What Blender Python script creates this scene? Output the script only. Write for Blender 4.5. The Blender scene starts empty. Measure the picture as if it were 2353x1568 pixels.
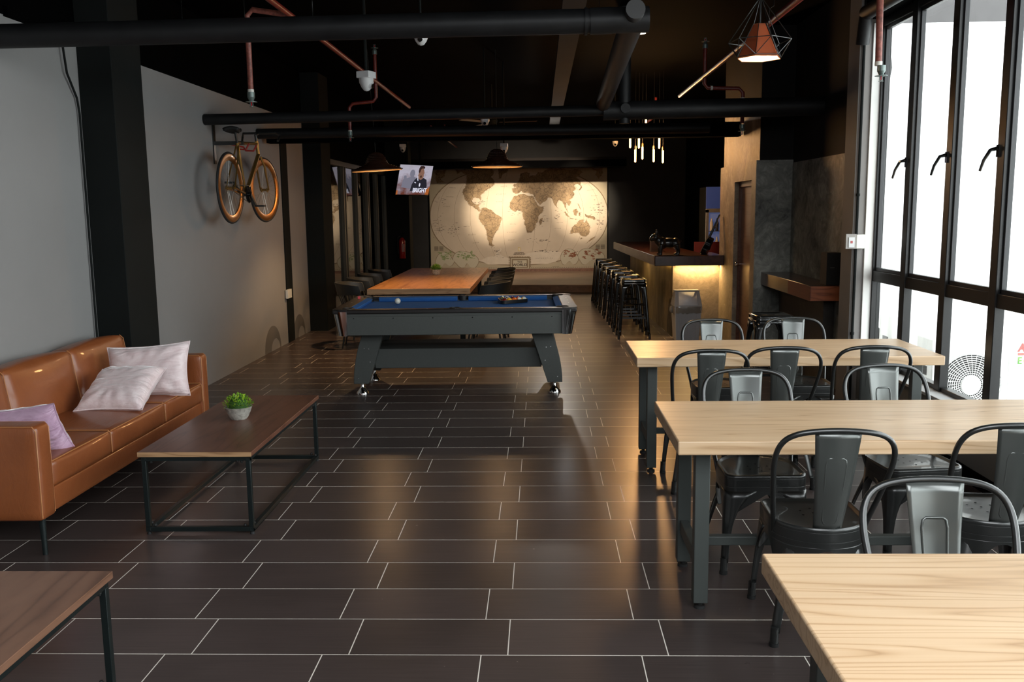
import bpy, math, random
from mathutils import Vector, Matrix
from math import pi, sin, cos, radians as rad
S = bpy.context.scene
COL = S.collection
random.seed(4)

# ------------------------------------------------------------------ camera, sky, exposure
def camera():
    H, F, p, y, r = 1.656, 2091.0, .1445, .0326, -.0124
    cp, sp, cy, sy, cr, sr = cos(p), sin(p), cos(y), sin(y), cos(r), sin(r)
    Rz = Matrix(((cy, sy, 0), (-sy, cy, 0), (0, 0, 1)))
    A = Matrix(((1, 0, 0), (0, 0, -1), (0, 1, 0)))
    Rp = Matrix(((1, 0, 0), (0, cp, -sp), (0, sp, cp)))
    Rr = Matrix(((cr, -sr, 0), (sr, cr, 0), (0, 0, 1)))
    M = Rr @ Rp @ A @ Rz
    R = (Matrix(((1, 0, 0), (0, -1, 0), (0, 0, -1))) @ M).transposed()
    cd = bpy.data.cameras.new('camera')
    cd.sensor_width = 36
    cd.lens = 36 * F / 2353
    cd.clip_start, cd.clip_end = .05, 200
    co = bpy.data.objects.new('camera', cd)
    COL.objects.link(co)
    co.matrix_world = Matrix.Translation((0, 0, H)) @ R.to_4x4()
    S.camera = co
camera()
W = bpy.data.worlds.new('overcast sky')
S.world = W
W.use_nodes = True
bg = W.node_tree.nodes['Background']
bg.inputs[0].default_value = (.93, .97, 1, 1)
bg.inputs[1].default_value = 5.6
S.view_settings.view_transform = 'Standard'
S.view_settings.look = 'None'
S.view_settings.exposure = 0.35
S.view_settings.gamma = 1
S.view_settings.use_curve_mapping = False
S.cycles.use_denoising = True
S.cycles.max_bounces = 8
S.cycles.diffuse_bounces = 4
S.cycles.glossy_bounces = 4
S.cycles.transparent_max_bounces = 12
S.cycles.sample_clamp_indirect = 2.5
S.cycles.caustics_reflective = False
S.cycles.caustics_refractive = False

def lamp(name, kind, loc, power, color=(1, .72, .42), aim=None, size=.05, spot=60, blend=.5, portal=False, sy=None):
    d = bpy.data.lights.new(name, kind)
    o = bpy.data.objects.new(name, d)
    COL.objects.link(o)
    o.location = loc
    if aim: o.rotation_euler = (Vector(aim) - Vector(loc)).to_track_quat('-Z', 'Y').to_euler()
    if not portal:
        d.energy = power
        d.color = color
    if kind == 'AREA':
        d.shape = 'RECTANGLE'
        d.size = size
        d.size_y = sy or size
        if portal: d.cycles.is_portal = True
    else:
        d.shadow_soft_size = size
    if kind == 'SPOT':
        d.spot_size = rad(spot)
        d.spot_blend = blend
    return o
# daylight comes in through the window wall on the right and the glazed front behind the viewer
lamp('window daylight', 'AREA', (2.78, 2.6, 1.72), 0, aim=(0, 2.6, 1.72), size=9.2, sy=2.62, portal=True)
lamp('front daylight', 'AREA', (.82, -2.12, 2.95), 0, aim=(.82, 5, 2.95), size=3.44, sy=1.1, portal=True)
lamp('added roof gap daylight', 'AREA', (1.05, -.55, 3.62), 0, aim=(1.05, -.55, 0), size=3.1, sy=3.1, portal=True)  # portal of an added, unseen roof gap that brightens the chairs
# accent spots on the map, their beams cut by the beam in front of it
lamp('map spotlight', 'SPOT', (.06, 17.75, 3.03), 1500, (1, .79, .55), (-.98, 21.95, 1.70), .03, 23, 1)
lamp('map spotlight', 'SPOT', (.45, 17.75, 3.03), 1500, (1, .79, .55), (1.02, 21.95, 1.74), .03, 23, 1)
lamp('map wash', 'SPOT', (.26, 17.75, 3.03), 450, (1, .80, .6), (-.5, 22, .9), .04, 75, 1)
lamp('aisle spotlight', 'SPOT', (.25, 16.98, 2.90), 45, (1, .92, .82), (.2, 11, 0), .05, 80, .8)

# ------------------------------------------------------------------ materials
MATS = {}
def nt_new(name):
    m = bpy.data.materials.new(name)
    m.use_nodes = True
    return m, m.node_tree, m.node_tree.nodes['Principled BSDF']
class G:                                            # tiny node builder
    def __init__(s, nt): s.nt = nt
    def n(s, t, **kw):
        x = s.nt.nodes.new(t)
        for k, v in kw.items(): setattr(x, k, v)
        return x
    def l(s, a, b): s.nt.links.new(a, b)
    def math(s, op, a, b=None, c=None):
        x = s.n('ShaderNodeMath', operation=op)
        for i, v in enumerate((a, b, c)):
            if v is None: continue
            if hasattr(v, 'links'): s.l(v, x.inputs[i])
            else: x.inputs[i].default_value = v
        return x.outputs[0]
    def ramp(s, f, stops):
        x = s.n('ShaderNodeValToRGB')
        e = x.color_ramp.elements
        while len(e) < len(stops): e.new(.5)
        for i, (p, c) in enumerate(stops):
            e[i].position = p
            e[i].color = (*c, 1) if len(c) == 3 else c
        s.l(f, x.inputs[0])
        return x.outputs[0]
    def coord(s, scale=(1, 1, 1), kind='Object', loc=(0, 0, 0)):
        t = s.n('ShaderNodeTexCoord')
        m = s.n('ShaderNodeMapping')
        m.inputs['Scale'].default_value = scale
        m.inputs['Location'].default_value = loc
        s.l(t.outputs[kind], m.inputs[0])
        return m.outputs[0]
    def noise(s, v, scale=5, detail=3, rough=.5, dist=0, w=None):
        x = s.n('ShaderNodeTexNoise')
        if w is not None:
            x.noise_dimensions = '4D'
            s.l(w, x.inputs['W'])
        x.inputs['Scale'].default_value = scale
        x.inputs['Detail'].default_value = detail
        x.inputs['Roughness'].default_value = rough
        x.inputs['Distortion'].default_value = dist
        s.l(v, x.inputs['Vector'])
        return x.outputs[0]
    def mix(s, f, a, b):
        x = s.n('ShaderNodeMix', data_type='RGBA')
        for i, v in ((0, f), (6, a), (7, b)):
            if hasattr(v, 'links'): s.l(v, x.inputs[i])
            else: x.inputs[i].default_value = v if i == 0 else (*v, 1)
        return x.outputs[2]
    def bump(s, h, bs, strength=.2, dist=.01):
        x = s.n('ShaderNodeBump')
        x.inputs['Strength'].default_value = strength
        x.inputs['Distance'].default_value = dist
        s.l(h, x.inputs['Height'])
        s.l(x.outputs[0], bs.inputs['Normal'])
def plain(name, col, rough=.5, metal=0, coat=0, var=0, vs=8, bump=0, bs=60, emit=None, es=1, spec=None, sheen=0):
    if name in MATS: return MATS[name]
    m, nt, b = nt_new(name)
    g = G(nt)
    b.inputs['Base Color'].default_value = (*col, 1)
    b.inputs['Roughness'].default_value = rough
    b.inputs['Metallic'].default_value = metal
    b.inputs['Coat Weight'].default_value = coat
    if spec is not None: b.inputs['Specular IOR Level'].default_value = spec
    if sheen:
        b.inputs['Sheen Weight'].default_value = sheen
        b.inputs['Sheen Roughness'].default_value = .35
    if var:
        f = g.noise(g.coord(), vs, 5, .6)
        lo = tuple(c * (1 - var) for c in col)
        hi = tuple(min(1, c * (1 + var)) for c in col)
        g.l(g.ramp(f, ((.3, lo), (.7, hi))), b.inputs['Base Color'])
    if bump: g.bump(g.noise(g.coord(), bs, 4), b, bump, .004)
    if emit:
        b.inputs['Emission Color'].default_value = (*emit, 1)
        b.inputs['Emission Strength'].default_value = es
    MATS[name] = m
    return m
def wood(name, a, b_, c, scale=(.5, 5, 5), rings=14, rough=.4, fine=.25, coat=0):
    m, nt, b = nt_new(name)
    g = G(nt)
    oi = g.n('ShaderNodeObjectInfo')
    w = g.math('MULTIPLY', oi.outputs['Random'], 20)
    n = g.noise(g.coord(scale), 1, 2, .45, .3, w)
    r = g.math('FRACT', g.math('MULTIPLY', n, rings))
    tri = g.math('ABSOLUTE', g.math('SUBTRACT', g.math('MULTIPLY', r, 2), 1))
    f2 = g.noise(g.coord((scale[0] * 3, scale[1] * 14, scale[2] * 14)), 1, 4, .6)
    f = g.math('ADD', g.math('MULTIPLY', g.math('POWER', tri, 3), 1 - fine), g.math('MULTIPLY', f2, fine))
    base = g.ramp(f, ((.08, a), (.5, b_), (.95, c)))
    big = g.noise(g.coord((scale[0] * .8, scale[1] * .5, scale[2] * .5)), 1, 1)
    dark = g.ramp(big, ((.3, (.88, .86, .84)), (.7, (1, 1, 1))))
    mx = g.n('ShaderNodeMix', data_type='RGBA', blend_type='MULTIPLY')
    mx.inputs[0].default_value = 1
    g.l(base, mx.inputs[6]); g.l(dark, mx.inputs[7])
    g.l(mx.outputs[2], b.inputs['Base Color'])
    b.inputs['Roughness'].default_value = rough
    b.inputs['Coat Weight'].default_value = coat
    b.inputs['Coat Roughness'].default_value = .15
    g.bump(f2, b, .06, .002)
    MATS[name] = m
    return m
def plaster(name, a, b_, rough=.6, scale=1.5, seed=(0, 0, 0), streak=False):
    m, nt, b = nt_new(name)
    g = G(nt)
    v = g.coord((1, 1, .35) if streak else (1, 1, 1), 'Object', seed)
    n1 = g.noise(v, scale, 7, .62, 1.2)
    n2 = g.noise(v, scale * 5, 5, .7, 2.2)
    f = g.math('ADD', g.math('MULTIPLY', n1, .62), g.math('MULTIPLY', n2, .38))
    g.l(g.ramp(f, ((.36, a), (.52, tuple((x + y) / 2.3 for x, y in zip(a, b_))), (.64, b_))), b.inputs['Base Color'])
    b.inputs['Roughness'].default_value = rough
    g.bump(n2, b, .25, .01)
    MATS[name] = m
    return m
def floor_tiles():
    m, nt, b = nt_new('dark brown floor tiles')
    g = G(nt)
    t = g.n('ShaderNodeTexCoord')
    s = g.n('ShaderNodeSeparateXYZ')
    g.l(t.outputs['Object'], s.inputs[0])
    X, Y = s.outputs[0], s.outputs[1]
    yv = g.math('DIVIDE', g.math('SUBTRACT', Y, .2012 - 30), .3)
    row = g.math('FLOOR', yv)
    par = g.math('MODULO', row, 2)                          # alternate courses shift by a sixth of a tile
    ph = g.math('SUBTRACT', .465, g.math('MULTIPLY', par, .1))
    xv = g.math('DIVIDE', g.math('ADD', g.math('SUBTRACT', X, ph), 60), .6)
    fx = g.math('FRACT', xv)
    fy = g.math('FRACT', yv)
    dx = g.math('MULTIPLY', g.math('MINIMUM', fx, g.math('SUBTRACT', 1, fx)), .6)
    dy = g.math('MULTIPLY', g.math('MINIMUM', fy, g.math('SUBTRACT', 1, fy)), .3)
    d = g.math('MINIMUM', dx, dy)
    gr = g.math('LESS_THAN', d, .0021)
    cid = g.n('ShaderNodeCombineXYZ')
    g.l(g.math('FLOOR', xv), cid.inputs[0]); g.l(row, cid.inputs[1])
    wn = g.n('ShaderNodeTexWhiteNoise')
    g.l(cid.outputs[0], wn.inputs[0])
    st = g.noise(g.coord((3, 160, 1)), 1, 3, .6)
    bl = g.noise(g.coord(), 2.2, 4, .6)
    f = g.math('ADD', g.math('MULTIPLY', st, .55), g.math('ADD', g.math('MULTIPLY', wn.outputs[0], .18), g.math('MULTIPLY', bl, .3)))
    base = g.ramp(f, ((.3, (.040, .030, .028)), (.75, (.092, .068, .063))))
    sp = g.n('ShaderNodeTexVoronoi')                        # chips and crumbs on the tiles
    sp.inputs['Scale'].default_value = 9
    g.l(g.coord(), sp.inputs['Vector'])
    chip = g.math('LESS_THAN', sp.outputs['Distance'], g.math('MULTIPLY', g.math('POWER', bl, 3), .18))
    base = g.mix(g.math('MULTIPLY', chip, .5), base, (.35, .33, .3))
    col = g.mix(gr, base, (.80, .74, .66))
    g.l(col, b.inputs['Base Color'])
    sm = g.noise(g.coord((1, 1, 1), 'Object', (5, 2, 0)), 1.1, 5, .65)
    ro = g.math('ADD', .24, g.math('MULTIPLY', sm, .12))
    g.l(g.math('ADD', ro, g.math('MULTIPLY', gr, .4)), b.inputs['Roughness'])
    b.inputs['Specular IOR Level'].default_value = .46
    return m
def glass(name, tint=(1, 1, 1), ior=1.45, dark=0):
    m, nt, b = nt_new(name)
    g = G(nt)
    nt.nodes.remove(b)
    out = nt.nodes['Material Output']
    tr = g.n('ShaderNodeBsdfTransparent')
    tr.inputs[0].default_value = (*tint, 1)
    gl = g.n('ShaderNodeBsdfGlossy')
    gl.inputs['Roughness'].default_value = .01
    fr = g.n('ShaderNodeFresnel')
    bf = g.n('ShaderNodeNewGeometry').outputs['Backfacing']
    g.l(g.math('ADD', ior, g.math('MULTIPLY', bf, 1 / ior - ior)), fr.inputs[0])
    mx = g.n('ShaderNodeMixShader')
    g.l(fr.outputs[0], mx.inputs[0]); g.l(tr.outputs[0], mx.inputs[1]); g.l(gl.outputs[0], mx.inputs[2])
    g.l(mx.outputs[0], out.inputs[0])
    MATS[name] = m
    return m
def emis(name, col, s):
    m, nt, b = nt_new(name)
    b.inputs['Base Color'].default_value = (*col, 1)
    b.inputs['Emission Color'].default_value = (*col, 1)
    b.inputs['Emission Strength'].default_value = s
    MATS[name] = m
    return m
M_FLOOR = floor_tiles()
M_WALL = plain('grey wall paint', (.265, .26, .257), .75, var=.05, vs=1.2, bump=.08, bs=220)
M_BLACK = plain('black ceiling paint', (.0013, .0013, .0014), .9, spec=.02)
M_BLK2 = plain('satin black column paint', (.010, .0115, .011), .75, var=.1, vs=3, spec=.1)
M_DUCT = plain('black painted duct', (.008, .008, .0085), .5, var=.3, vs=6, spec=.3)
M_GREYCEIL = plain('grey brown tray', (.015, .0125, .011), .8, var=.2, vs=3, spec=.2)
M_WHITE = plain('white plaster', (.78, .77, .74), .8, var=.05, vs=4)
M_PIL = plain('taupe pillar paint', (.20, .185, .175), .7, var=.08, vs=2)
M_LOW = plain('grey low wall paint', (.17, .17, .165), .7)
M_RED = plain('red sprinkler pipe paint', (.16, .018, .012), .35, var=.35, vs=30)
M_RUST = plain('rusty red pipe paint', (.24, .07, .05), .5, var=.5, vs=40)
M_CONC = plaster('dark polished plaster', (.038, .041, .038), (.42, .43, .385), .6, 1.1, (3, 1, 0))
M_TAN = plaster('tan plaster', (.16, .125, .085), (.46, .37, .26), .6, 1.6, (1, 4, 2))
M_TANS = plaster('streaked tan plaster', (.11, .085, .04), (.42, .32, .17), .6, 2.2, (1, 4, 2), True)
M_DKWALL = plain('charcoal wall paint', (.022, .023, .024), .7, var=.25, vs=1.5, spec=.3)
M_PINE = wood('light pine', (.76, .555, .36), (.65, .44, .26), (.41, .24, .12), (.38, 6.5, 6.5), 17, .36, .5, .1)
M_WALNUT = wood('walnut stained wood', (.17, .072, .045), (.125, .050, .031), (.07, .028, .018), (7, .8, 7), 7, .36, .5, .05)
M_WALNUT2 = wood('worn walnut wood', (.24, .125, .078), (.18, .090, .056), (.10, .050, .033), (7, .8, 7), 7, .36, .5, .15)
M_EDGE = wood('raw wood edge', (.55, .33, .17), (.42, .24, .12), (.26, .13, .06), (1.2, 3, 14), 8, .5, .4)
M_OAK = wood('warm oak', (.46, .22, .085), (.33, .145, .05), (.17, .066, .022), (6, .7, 6), 10, .3, .45, .2)
M_SLAB = wood('dark mahogany slab', (.075, .024, .013), (.05, .016, .009), (.025, .009, .006), (5, .6, 5), 6, .28, .5, .4)
M_SLABE = wood('red brown slab edge', (.40, .125, .05), (.28, .08, .03), (.1, .03, .014), (2, 2, 7), 6, .35, .5, .3)
M_PLANK = wood('stage boards', (.30, .19, .12), (.22, .135, .085), (.12, .075, .05), (.35, 5, 5), 6, .4, .5, .1)
M_MET = plain('black powder coated steel', (.011, .012, .0115), .32, 0, .3, spec=.7)
M_SPLAT = plain('black satin steel sheet', (.085, .093, .087), .24, .5, .7, bump=.02, bs=8, spec=1)
M_SPLAT.node_tree.nodes['Principled BSDF'].inputs['Coat Roughness'].default_value = .3
M_FRAME = plain('dark grey green steel', (.060, .068, .064), .45)
M_STEEL = plain('black square tube steel', (.012, .018, .018), .4, .4)
M_RUB = plain('black rubber', (.01, .01, .01), .7)
M_CHROME = plain('chrome', (.8, .8, .8), .08, 1)
M_HOLE = plain('punched hole', (.001, .001, .001), 1)
M_GLOSS = plain('gloss black steel', (.008, .008, .008), .12, .3, .5)
M_PLASTW = plain('white plastic', (.62, .62, .62), .4)
M_LENS = plain('black lens', (.003, .003, .003), .1)

# ------------------------------------------------------------------ mesh helpers
class MB:
    def __init__(s): s.v, s.f, s.m = [], [], []
    def add(s, vs, fs, m=0, T=None):
        o = len(s.v)
        s.v += [tuple(T @ Vector(v)) if T else tuple(v) for v in vs]
        for f in fs:
            s.f.append(tuple(i + o for i in f)); s.m.append(m)
        return s
    def box(s, x0, x1, y0, y1, z0, z1, m=0, T=None):
        v = [(x, y, z) for z in (z0, z1) for y in (y0, y1) for x in (x0, x1)]
        return s.add(v, [(0, 2, 3, 1), (4, 5, 7, 6), (0, 1, 5, 4), (2, 6, 7, 3), (0, 4, 6, 2), (1, 3, 7, 5)], m, T)
    def cbox(s, c, d, m=0, T=None):
        return s.box(c[0] - d[0] / 2, c[0] + d[0] / 2, c[1] - d[1] / 2, c[1] + d[1] / 2, c[2] - d[2] / 2, c[2] + d[2] / 2, m, T)
    def bar(s, a, b, w, h=None, m=0, up=(0, 0, 1)):
        a, b = Vector(a), Vector(b); h = h or w
        d = (b - a).normalized(); u = Vector(up)
        if abs(d.dot(u)) > .98: u = Vector((0, 1, 0))
        x = d.cross(u).normalized(); y = x.cross(d)
        vs = [p + x * i * w / 2 + y * j * h / 2 for p in (a, b) for j in (-1, 1) for i in (-1, 1)]
        return s.add(vs, [(0, 2, 3, 1), (4, 5, 7, 6), (0, 1, 5, 4), (2, 6, 7, 3), (0, 4, 6, 2), (1, 3, 7, 5)], m)
    def tube(s, pts, r, n=10, m=0, closed=False, caps=True):
        P = [Vector(p) for p in pts]; k = len(P)
        R = list(r) if isinstance(r, (list, tuple)) else [r] * k
        rings = []; u = None
        for i in range(k):
            if closed: d = (P[(i + 1) % k] - P[i - 1])
            else: d = (P[min(i + 1, k - 1)] - P[max(i - 1, 0)])
            d = d.normalized()
            if u is None:
                u = Vector((0, 0, 1)) if abs(d.z) < .9 else Vector((1, 0, 0))
            u = (u - d * u.dot(d)).normalized(); w = d.cross(u)
            rings.append([P[i] + (u * cos(2 * pi * j / n) + w * sin(2 * pi * j / n)) * R[i] for j in range(n)])
        vs = [v for q in rings for v in q]; fs = []
        for i in range(k if closed else k - 1):
            a, b = i * n, ((i + 1) % k) * n
            for j in range(n):
                fs.append((a + j, a + (j + 1) % n, b + (j + 1) % n, b + j))
        if caps and not closed:
            fs.append(tuple(range(n))[::-1]); fs.append(tuple(range((k - 1) * n, k * n)))
        return s.add(vs, fs, m)
    def lathe(s, prof, n=24, m=0, c=(0, 0, 0), T=None, caps=True):
        vs, fs = [], []
        for r, z in prof:
            for j in range(n):
                a = 2 * pi * j / n
                vs.append((c[0] + r * cos(a), c[1] + r * sin(a), c[2] + z))
        for i in range(len(prof) - 1):
            for j in range(n):
                a, b = i * n, (i + 1) * n
                fs.append((a + j, a + (j + 1) % n, b + (j + 1) % n, b + j))
        if caps and prof[0][0] > 1e-5: fs.append(tuple(range(n))[::-1])
        if caps and prof[-1][0] > 1e-5: fs.append(tuple(range((len(prof) - 1) * n, len(prof) * n)))
        return s.add(vs, fs, m, T)
    def loops(s, L, m=0, cap0=True, cap1=True):
        n = len(L[0]); vs = [v for q in L for v in q]; fs = []
        for i in range(len(L) - 1):
            for j in range(n):
                a, b = i * n, (i + 1) * n
                fs.append((a + j, a + (j + 1) % n, b + (j + 1) % n, b + j))
        if cap0: fs.append(tuple(range(n))[::-1])
        if cap1: fs.append(tuple(range((len(L) - 1) * n, len(L) * n)))
        return s.add(vs, fs, m)
    def prism(s, poly, a, b, ax='z', m=0, T=None):
        def q(p, t): return {'z': (p[0], p[1], t), 'y': (p[0], t, p[1]), 'x': (t, p[0], p[1])}[ax]
        n = len(poly)
        vs = [q(p, a) for p in poly] + [q(p, b) for p in poly]
        fs = [tuple(range(n))[::-1], tuple(range(n, 2 * n))] + [(i, (i + 1) % n, n + (i + 1) % n, n + i) for i in range(n)]
        return s.add(vs, fs, m, T)
    def grid(s, fn, nu, nv, m=0):
        vs = [fn(i / nu, j / nv) for i in range(nu + 1) for j in range(nv + 1)]
        fs = [(i * (nv + 1) + j, (i + 1) * (nv + 1) + j, (i + 1) * (nv + 1) + j + 1, i * (nv + 1) + j + 1) for i in range(nu) for j in range(nv)]
        return s.add(vs, fs, m)
    def sphere(s, c, r, n=20, k=12, m=0, sc=(1, 1, 1), z0=-1, z1=1):
        a0, a1 = math.asin(z0), math.asin(z1)
        pr = [(max(r * cos(a0 + (a1 - a0) * i / k), 0), r * sin(a0 + (a1 - a0) * i / k)) for i in range(k + 1)]
        pr = [(p if p > 1e-4 * r else 0, z) for p, z in pr]
        T = Matrix.Translation(c) @ Matrix.Diagonal((*sc, 1))
        return s.lathe(pr, n, m, T=T)
    def build(s, name, mats, parent=None, bevel=0, seg=2, smooth=True, angle=40, fix=True, solid=0, sub=0):
        me = bpy.data.meshes.new(name)
        me.from_pydata(s.v, [], s.f)
        mats = mats if isinstance(mats, (list, tuple)) else [mats]
        for x in mats: me.materials.append(x)
        me.polygons.foreach_set('material_index', s.m)
        if fix:
            import bmesh
            bm = bmesh.new(); bm.from_mesh(me)
            bmesh.ops.remove_doubles(bm, verts=bm.verts, dist=1e-6)
            bmesh.ops.recalc_face_normals(bm, faces=bm.faces)
            bm.to_mesh(me); bm.free()
        if smooth:
            me.polygons.foreach_set('use_smooth', [True] * len(me.polygons))
            me.set_sharp_from_angle(angle=rad(angle))
        o = bpy.data.objects.new(name, me)
        COL.objects.link(o)
        o.parent = parent
        if solid:
            q = o.modifiers.new('solid', 'SOLIDIFY'); q.thickness = solid; q.offset = -1
        if sub:
            q = o.modifiers.new('sub', 'SUBSURF'); q.levels = sub; q.render_levels = sub
        if bevel:
            q = o.modifiers.new('bevel', 'BEVEL'); q.width = bevel; q.segments = seg
            q.limit_method = 'ANGLE'; q.angle_limit = rad(40)
        return o
def tag(o, label, cat, group=None):
    o['label'] = label; o['category'] = cat
    if group: o['group'] = group
    return o
def thing(name, label, cat, loc=(0, 0, 0), rz=0, group=None):
    o = bpy.data.objects.new(name, None)
    COL.objects.link(o)
    o.location = loc; o.rotation_euler = (0, 0, rz)
    o.empty_display_size = .1
    return tag(o, label, cat, group)
def struct(name, mb, m, **k):
    o = mb.build(name, m, **k)
    o['kind'] = 'structure'
    return o
def dup(o, parent=None):
    c = o.copy(); COL.objects.link(c); c.parent = parent
    for ch in list(o.children): dup(ch, c)
    return c
def place(root, loc, rz, label, group=None, scale=None):
    c = dup(root)
    c.location = loc; c.rotation_euler = (0, 0, rz); c['label'] = label
    if group: c['group'] = group
    if scale: c.scale = scale
    return c
def text_mb(mb, s, size, T, m=0, depth=.0006, bold=0, xs=1.0, align='CENTER', shear=0, space=1.0):
    cu = bpy.data.curves.new('t', 'FONT')
    cu.body = s; cu.size = size; cu.extrude = depth; cu.align_x = align; cu.offset = bold; cu.shear = shear
    cu.resolution_u = 3; cu.space_character = space
    o = bpy.data.objects.new('t', cu)
    COL.objects.link(o)
    bpy.context.view_layer.update()
    me = bpy.data.meshes.new_from_object(o.evaluated_get(bpy.context.evaluated_depsgraph_get()))
    vs = [(v.co.x * xs, v.co.y, v.co.z) for v in me.vertices]
    mb.add(vs, [tuple(p.vertices) for p in me.polygons], m, T)
    bpy.data.objects.remove(o); bpy.data.curves.remove(cu); bpy.data.meshes.remove(me)
def rrect(x0, x1, y0, y1, r, n=4):
    out = []
    for cx, cy, a0 in ((x1 - r, y1 - r, 0), (x0 + r, y1 - r, 90), (x0 + r, y0 + r, 180), (x1 - r, y0 + r, 270)):
        for i in range(n + 1):
            a = rad(a0 + 90 * i / n)
            out.append((cx + r * cos(a), cy + r * sin(a)))
    return out

# ------------------------------------------------------------------ the setting
YB, XL, XW = 22.05, -3.22, 2.55
H = 3.5
struct('floor', MB().box(-3.45, 3.45, -2.1, YB, -.1, 0), M_FLOOR)
struct('ceiling', MB().box(-3.5, 3.5, 1.0, YB + .1, H, H + .1).box(-3.5, -.5, -2.1, 1.0, H, H + .1).box(2.6, 3.5, -2.1, 1.0, H, H + .1), M_BLACK)  # gap near the viewer is added to let sky light in from above
struct('wall_front_added', MB().box(-3.5, -.9, -2.2, -2.1, 0, H, 0).box(2.55, 2.9, -2.2, -2.1, 0, H, 0).box(-.9, 2.55, -2.2, -2.1, 0, 2.4, 0), M_DKWALL)  # unseen front wall, added and raised to hold back daylight
struct('wall_left', MB().box(XL - .12, XL, -2.1, 13.0, 0, 2.85, 0).box(XL - .12, XL, -2.1, 13.0, 2.85, H, 1), [M_WALL, M_BLACK])
struct('wall_back', MB().box(-4.3, 3.5, YB, YB + .1, 0, H), M_DKWALL)
struct('wall_left_rear', MB().box(-4.3, -4.2, 13.0, YB, 0, H).box(-4.3, XL, 12.95, 13.0, 0, H).box(-4.3, -3.3, 13, YB, -.1, 0).box(-4.3, -3.45, 12.95, YB, H, H + .1), M_BLACK)
struct('trim_1', MB().box(XL, -2.98, 6.46, 6.95, 0, H), M_BLK2, bevel=.004)
struct('trim_2', MB().box(XL, -2.97, 12.5, 13.05, 0, H), M_BLK2, bevel=.004)
struct('trim_3', MB().box(XL, XL + .012, 11.38, 11.66, 0, 2.62), M_BLK2)
struct('trim_4', MB().box(XL, XL + .03, 5.6, 12.5, 2.84, 2.90), M_BLACK)
# glazed partition on the left towards the stage
YG0, YG1 = 13.05, 19.0
fr = MB().box(XL - .04, XL + .04, YG0, YG1, 2.36, 2.44).box(XL - .05, XL + .05, YG0, YG1, 0, .1)
for y in (13.08, 13.9, 14.85, 15.0, 15.95, 16.9, 17.05, 17.95, 18.92):
    fr.box(XL - .035, XL + .045, y - .03, y + .03, .1, 2.36)
wf = struct('window_1', fr, plain('olive bronze frame', (.075, .065, .045), .4, .4), bevel=.004)
pn = MB().box(XL - .01, XL - .002, YG0 + .05, YG1 - .05, .1, 2.36)
pn.build('glass_pane', glass('dark reflecting glass', (.35, .35, .33), 1.7), wf)
struct('trim_5', MB().box(XL - .06, XL + .03, YG0, YG1, 2.44, H), M_BLACK)
struct('trim_6', MB().box(XL - .08, -2.72, YG1, 19.45, 0, H), M_BLK2, bevel=.004)
struct('wall_left_end', MB().box(-3.5, -3.4, 19.4, YB, 0, H), M_DKWALL)
# right hand blocks: store room with door, plastered front, bar side
blk = MB()
blk.box(2.281, 2.70, 9.835, 9.847, 0, 2.13, 0).box(2.66, 2.68, 7.6, 9.85, 0, 2.10, 0)
blk.box(2.32, 2.70, 9.855, 9.868, 2.13, H, 1).box(2.665, 2.68, 7.6, 9.85, 2.10, H, 1)
blk.box(2.28, 2.38, 9.85, 10.04, 0, 2.13, 2).box(2.28, 2.38, 10.9, 11.75, 0, 2.13, 2).box(2.28, 2.38, 10.04, 10.9, 1.93, 2.13, 2)
blk.box(2.32, 2.42, 9.87, 11.75, 2.13, 2.76, 2).box(2.32, 2.42, 9.87, 11.75, 2.76, H, 1)
blk.box(2.38, 3.45, 11.65, 11.75, 0, H, 2)
struct('wall_right_rear', blk, [M_CONC, plain('black upper wall paint', (.009, .0082, .008), .8, spec=.15), M_TAN])
struct('wall_right_bar', MB().box(3.45, 3.55, 11.65, YB, 0, H), M_BLACK)
dr = struct('door_1', MB().box(2.36, 2.40, 10.10, 10.86, 0, 1.87), M_WALNUT2)
MB().box(2.33, 2.41, 10.04, 10.10, 0, 1.93).box(2.33, 2.41, 10.86, 10.9, 0, 1.93).box(2.33, 2.41, 10.04, 10.9, 1.87, 1.93).build('door_frame', M_WALNUT, dr, bevel=.004)
MB().tube([(2.36, 10.78, .98), (2.31, 10.78, .98)], .012).sphere((2.30, 10.78, .98), .024).build('door_handle', M_CHROME, dr)
# pillar at the end of the window wall
struct('trim_7', MB().box(2.47, 2.66, 7.34, 7.6, 0, H, 0).box(2.66, 2.715, 7.42, 7.6, -.5, H, 1).box(2.682, 2.715, 7.6, 9.85, -.5, H, 1).box(2.565, 2.66, 7.325, 7.34, .42, 3.03, 1), [M_PIL, M_WHITE], bevel=.003)
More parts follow.
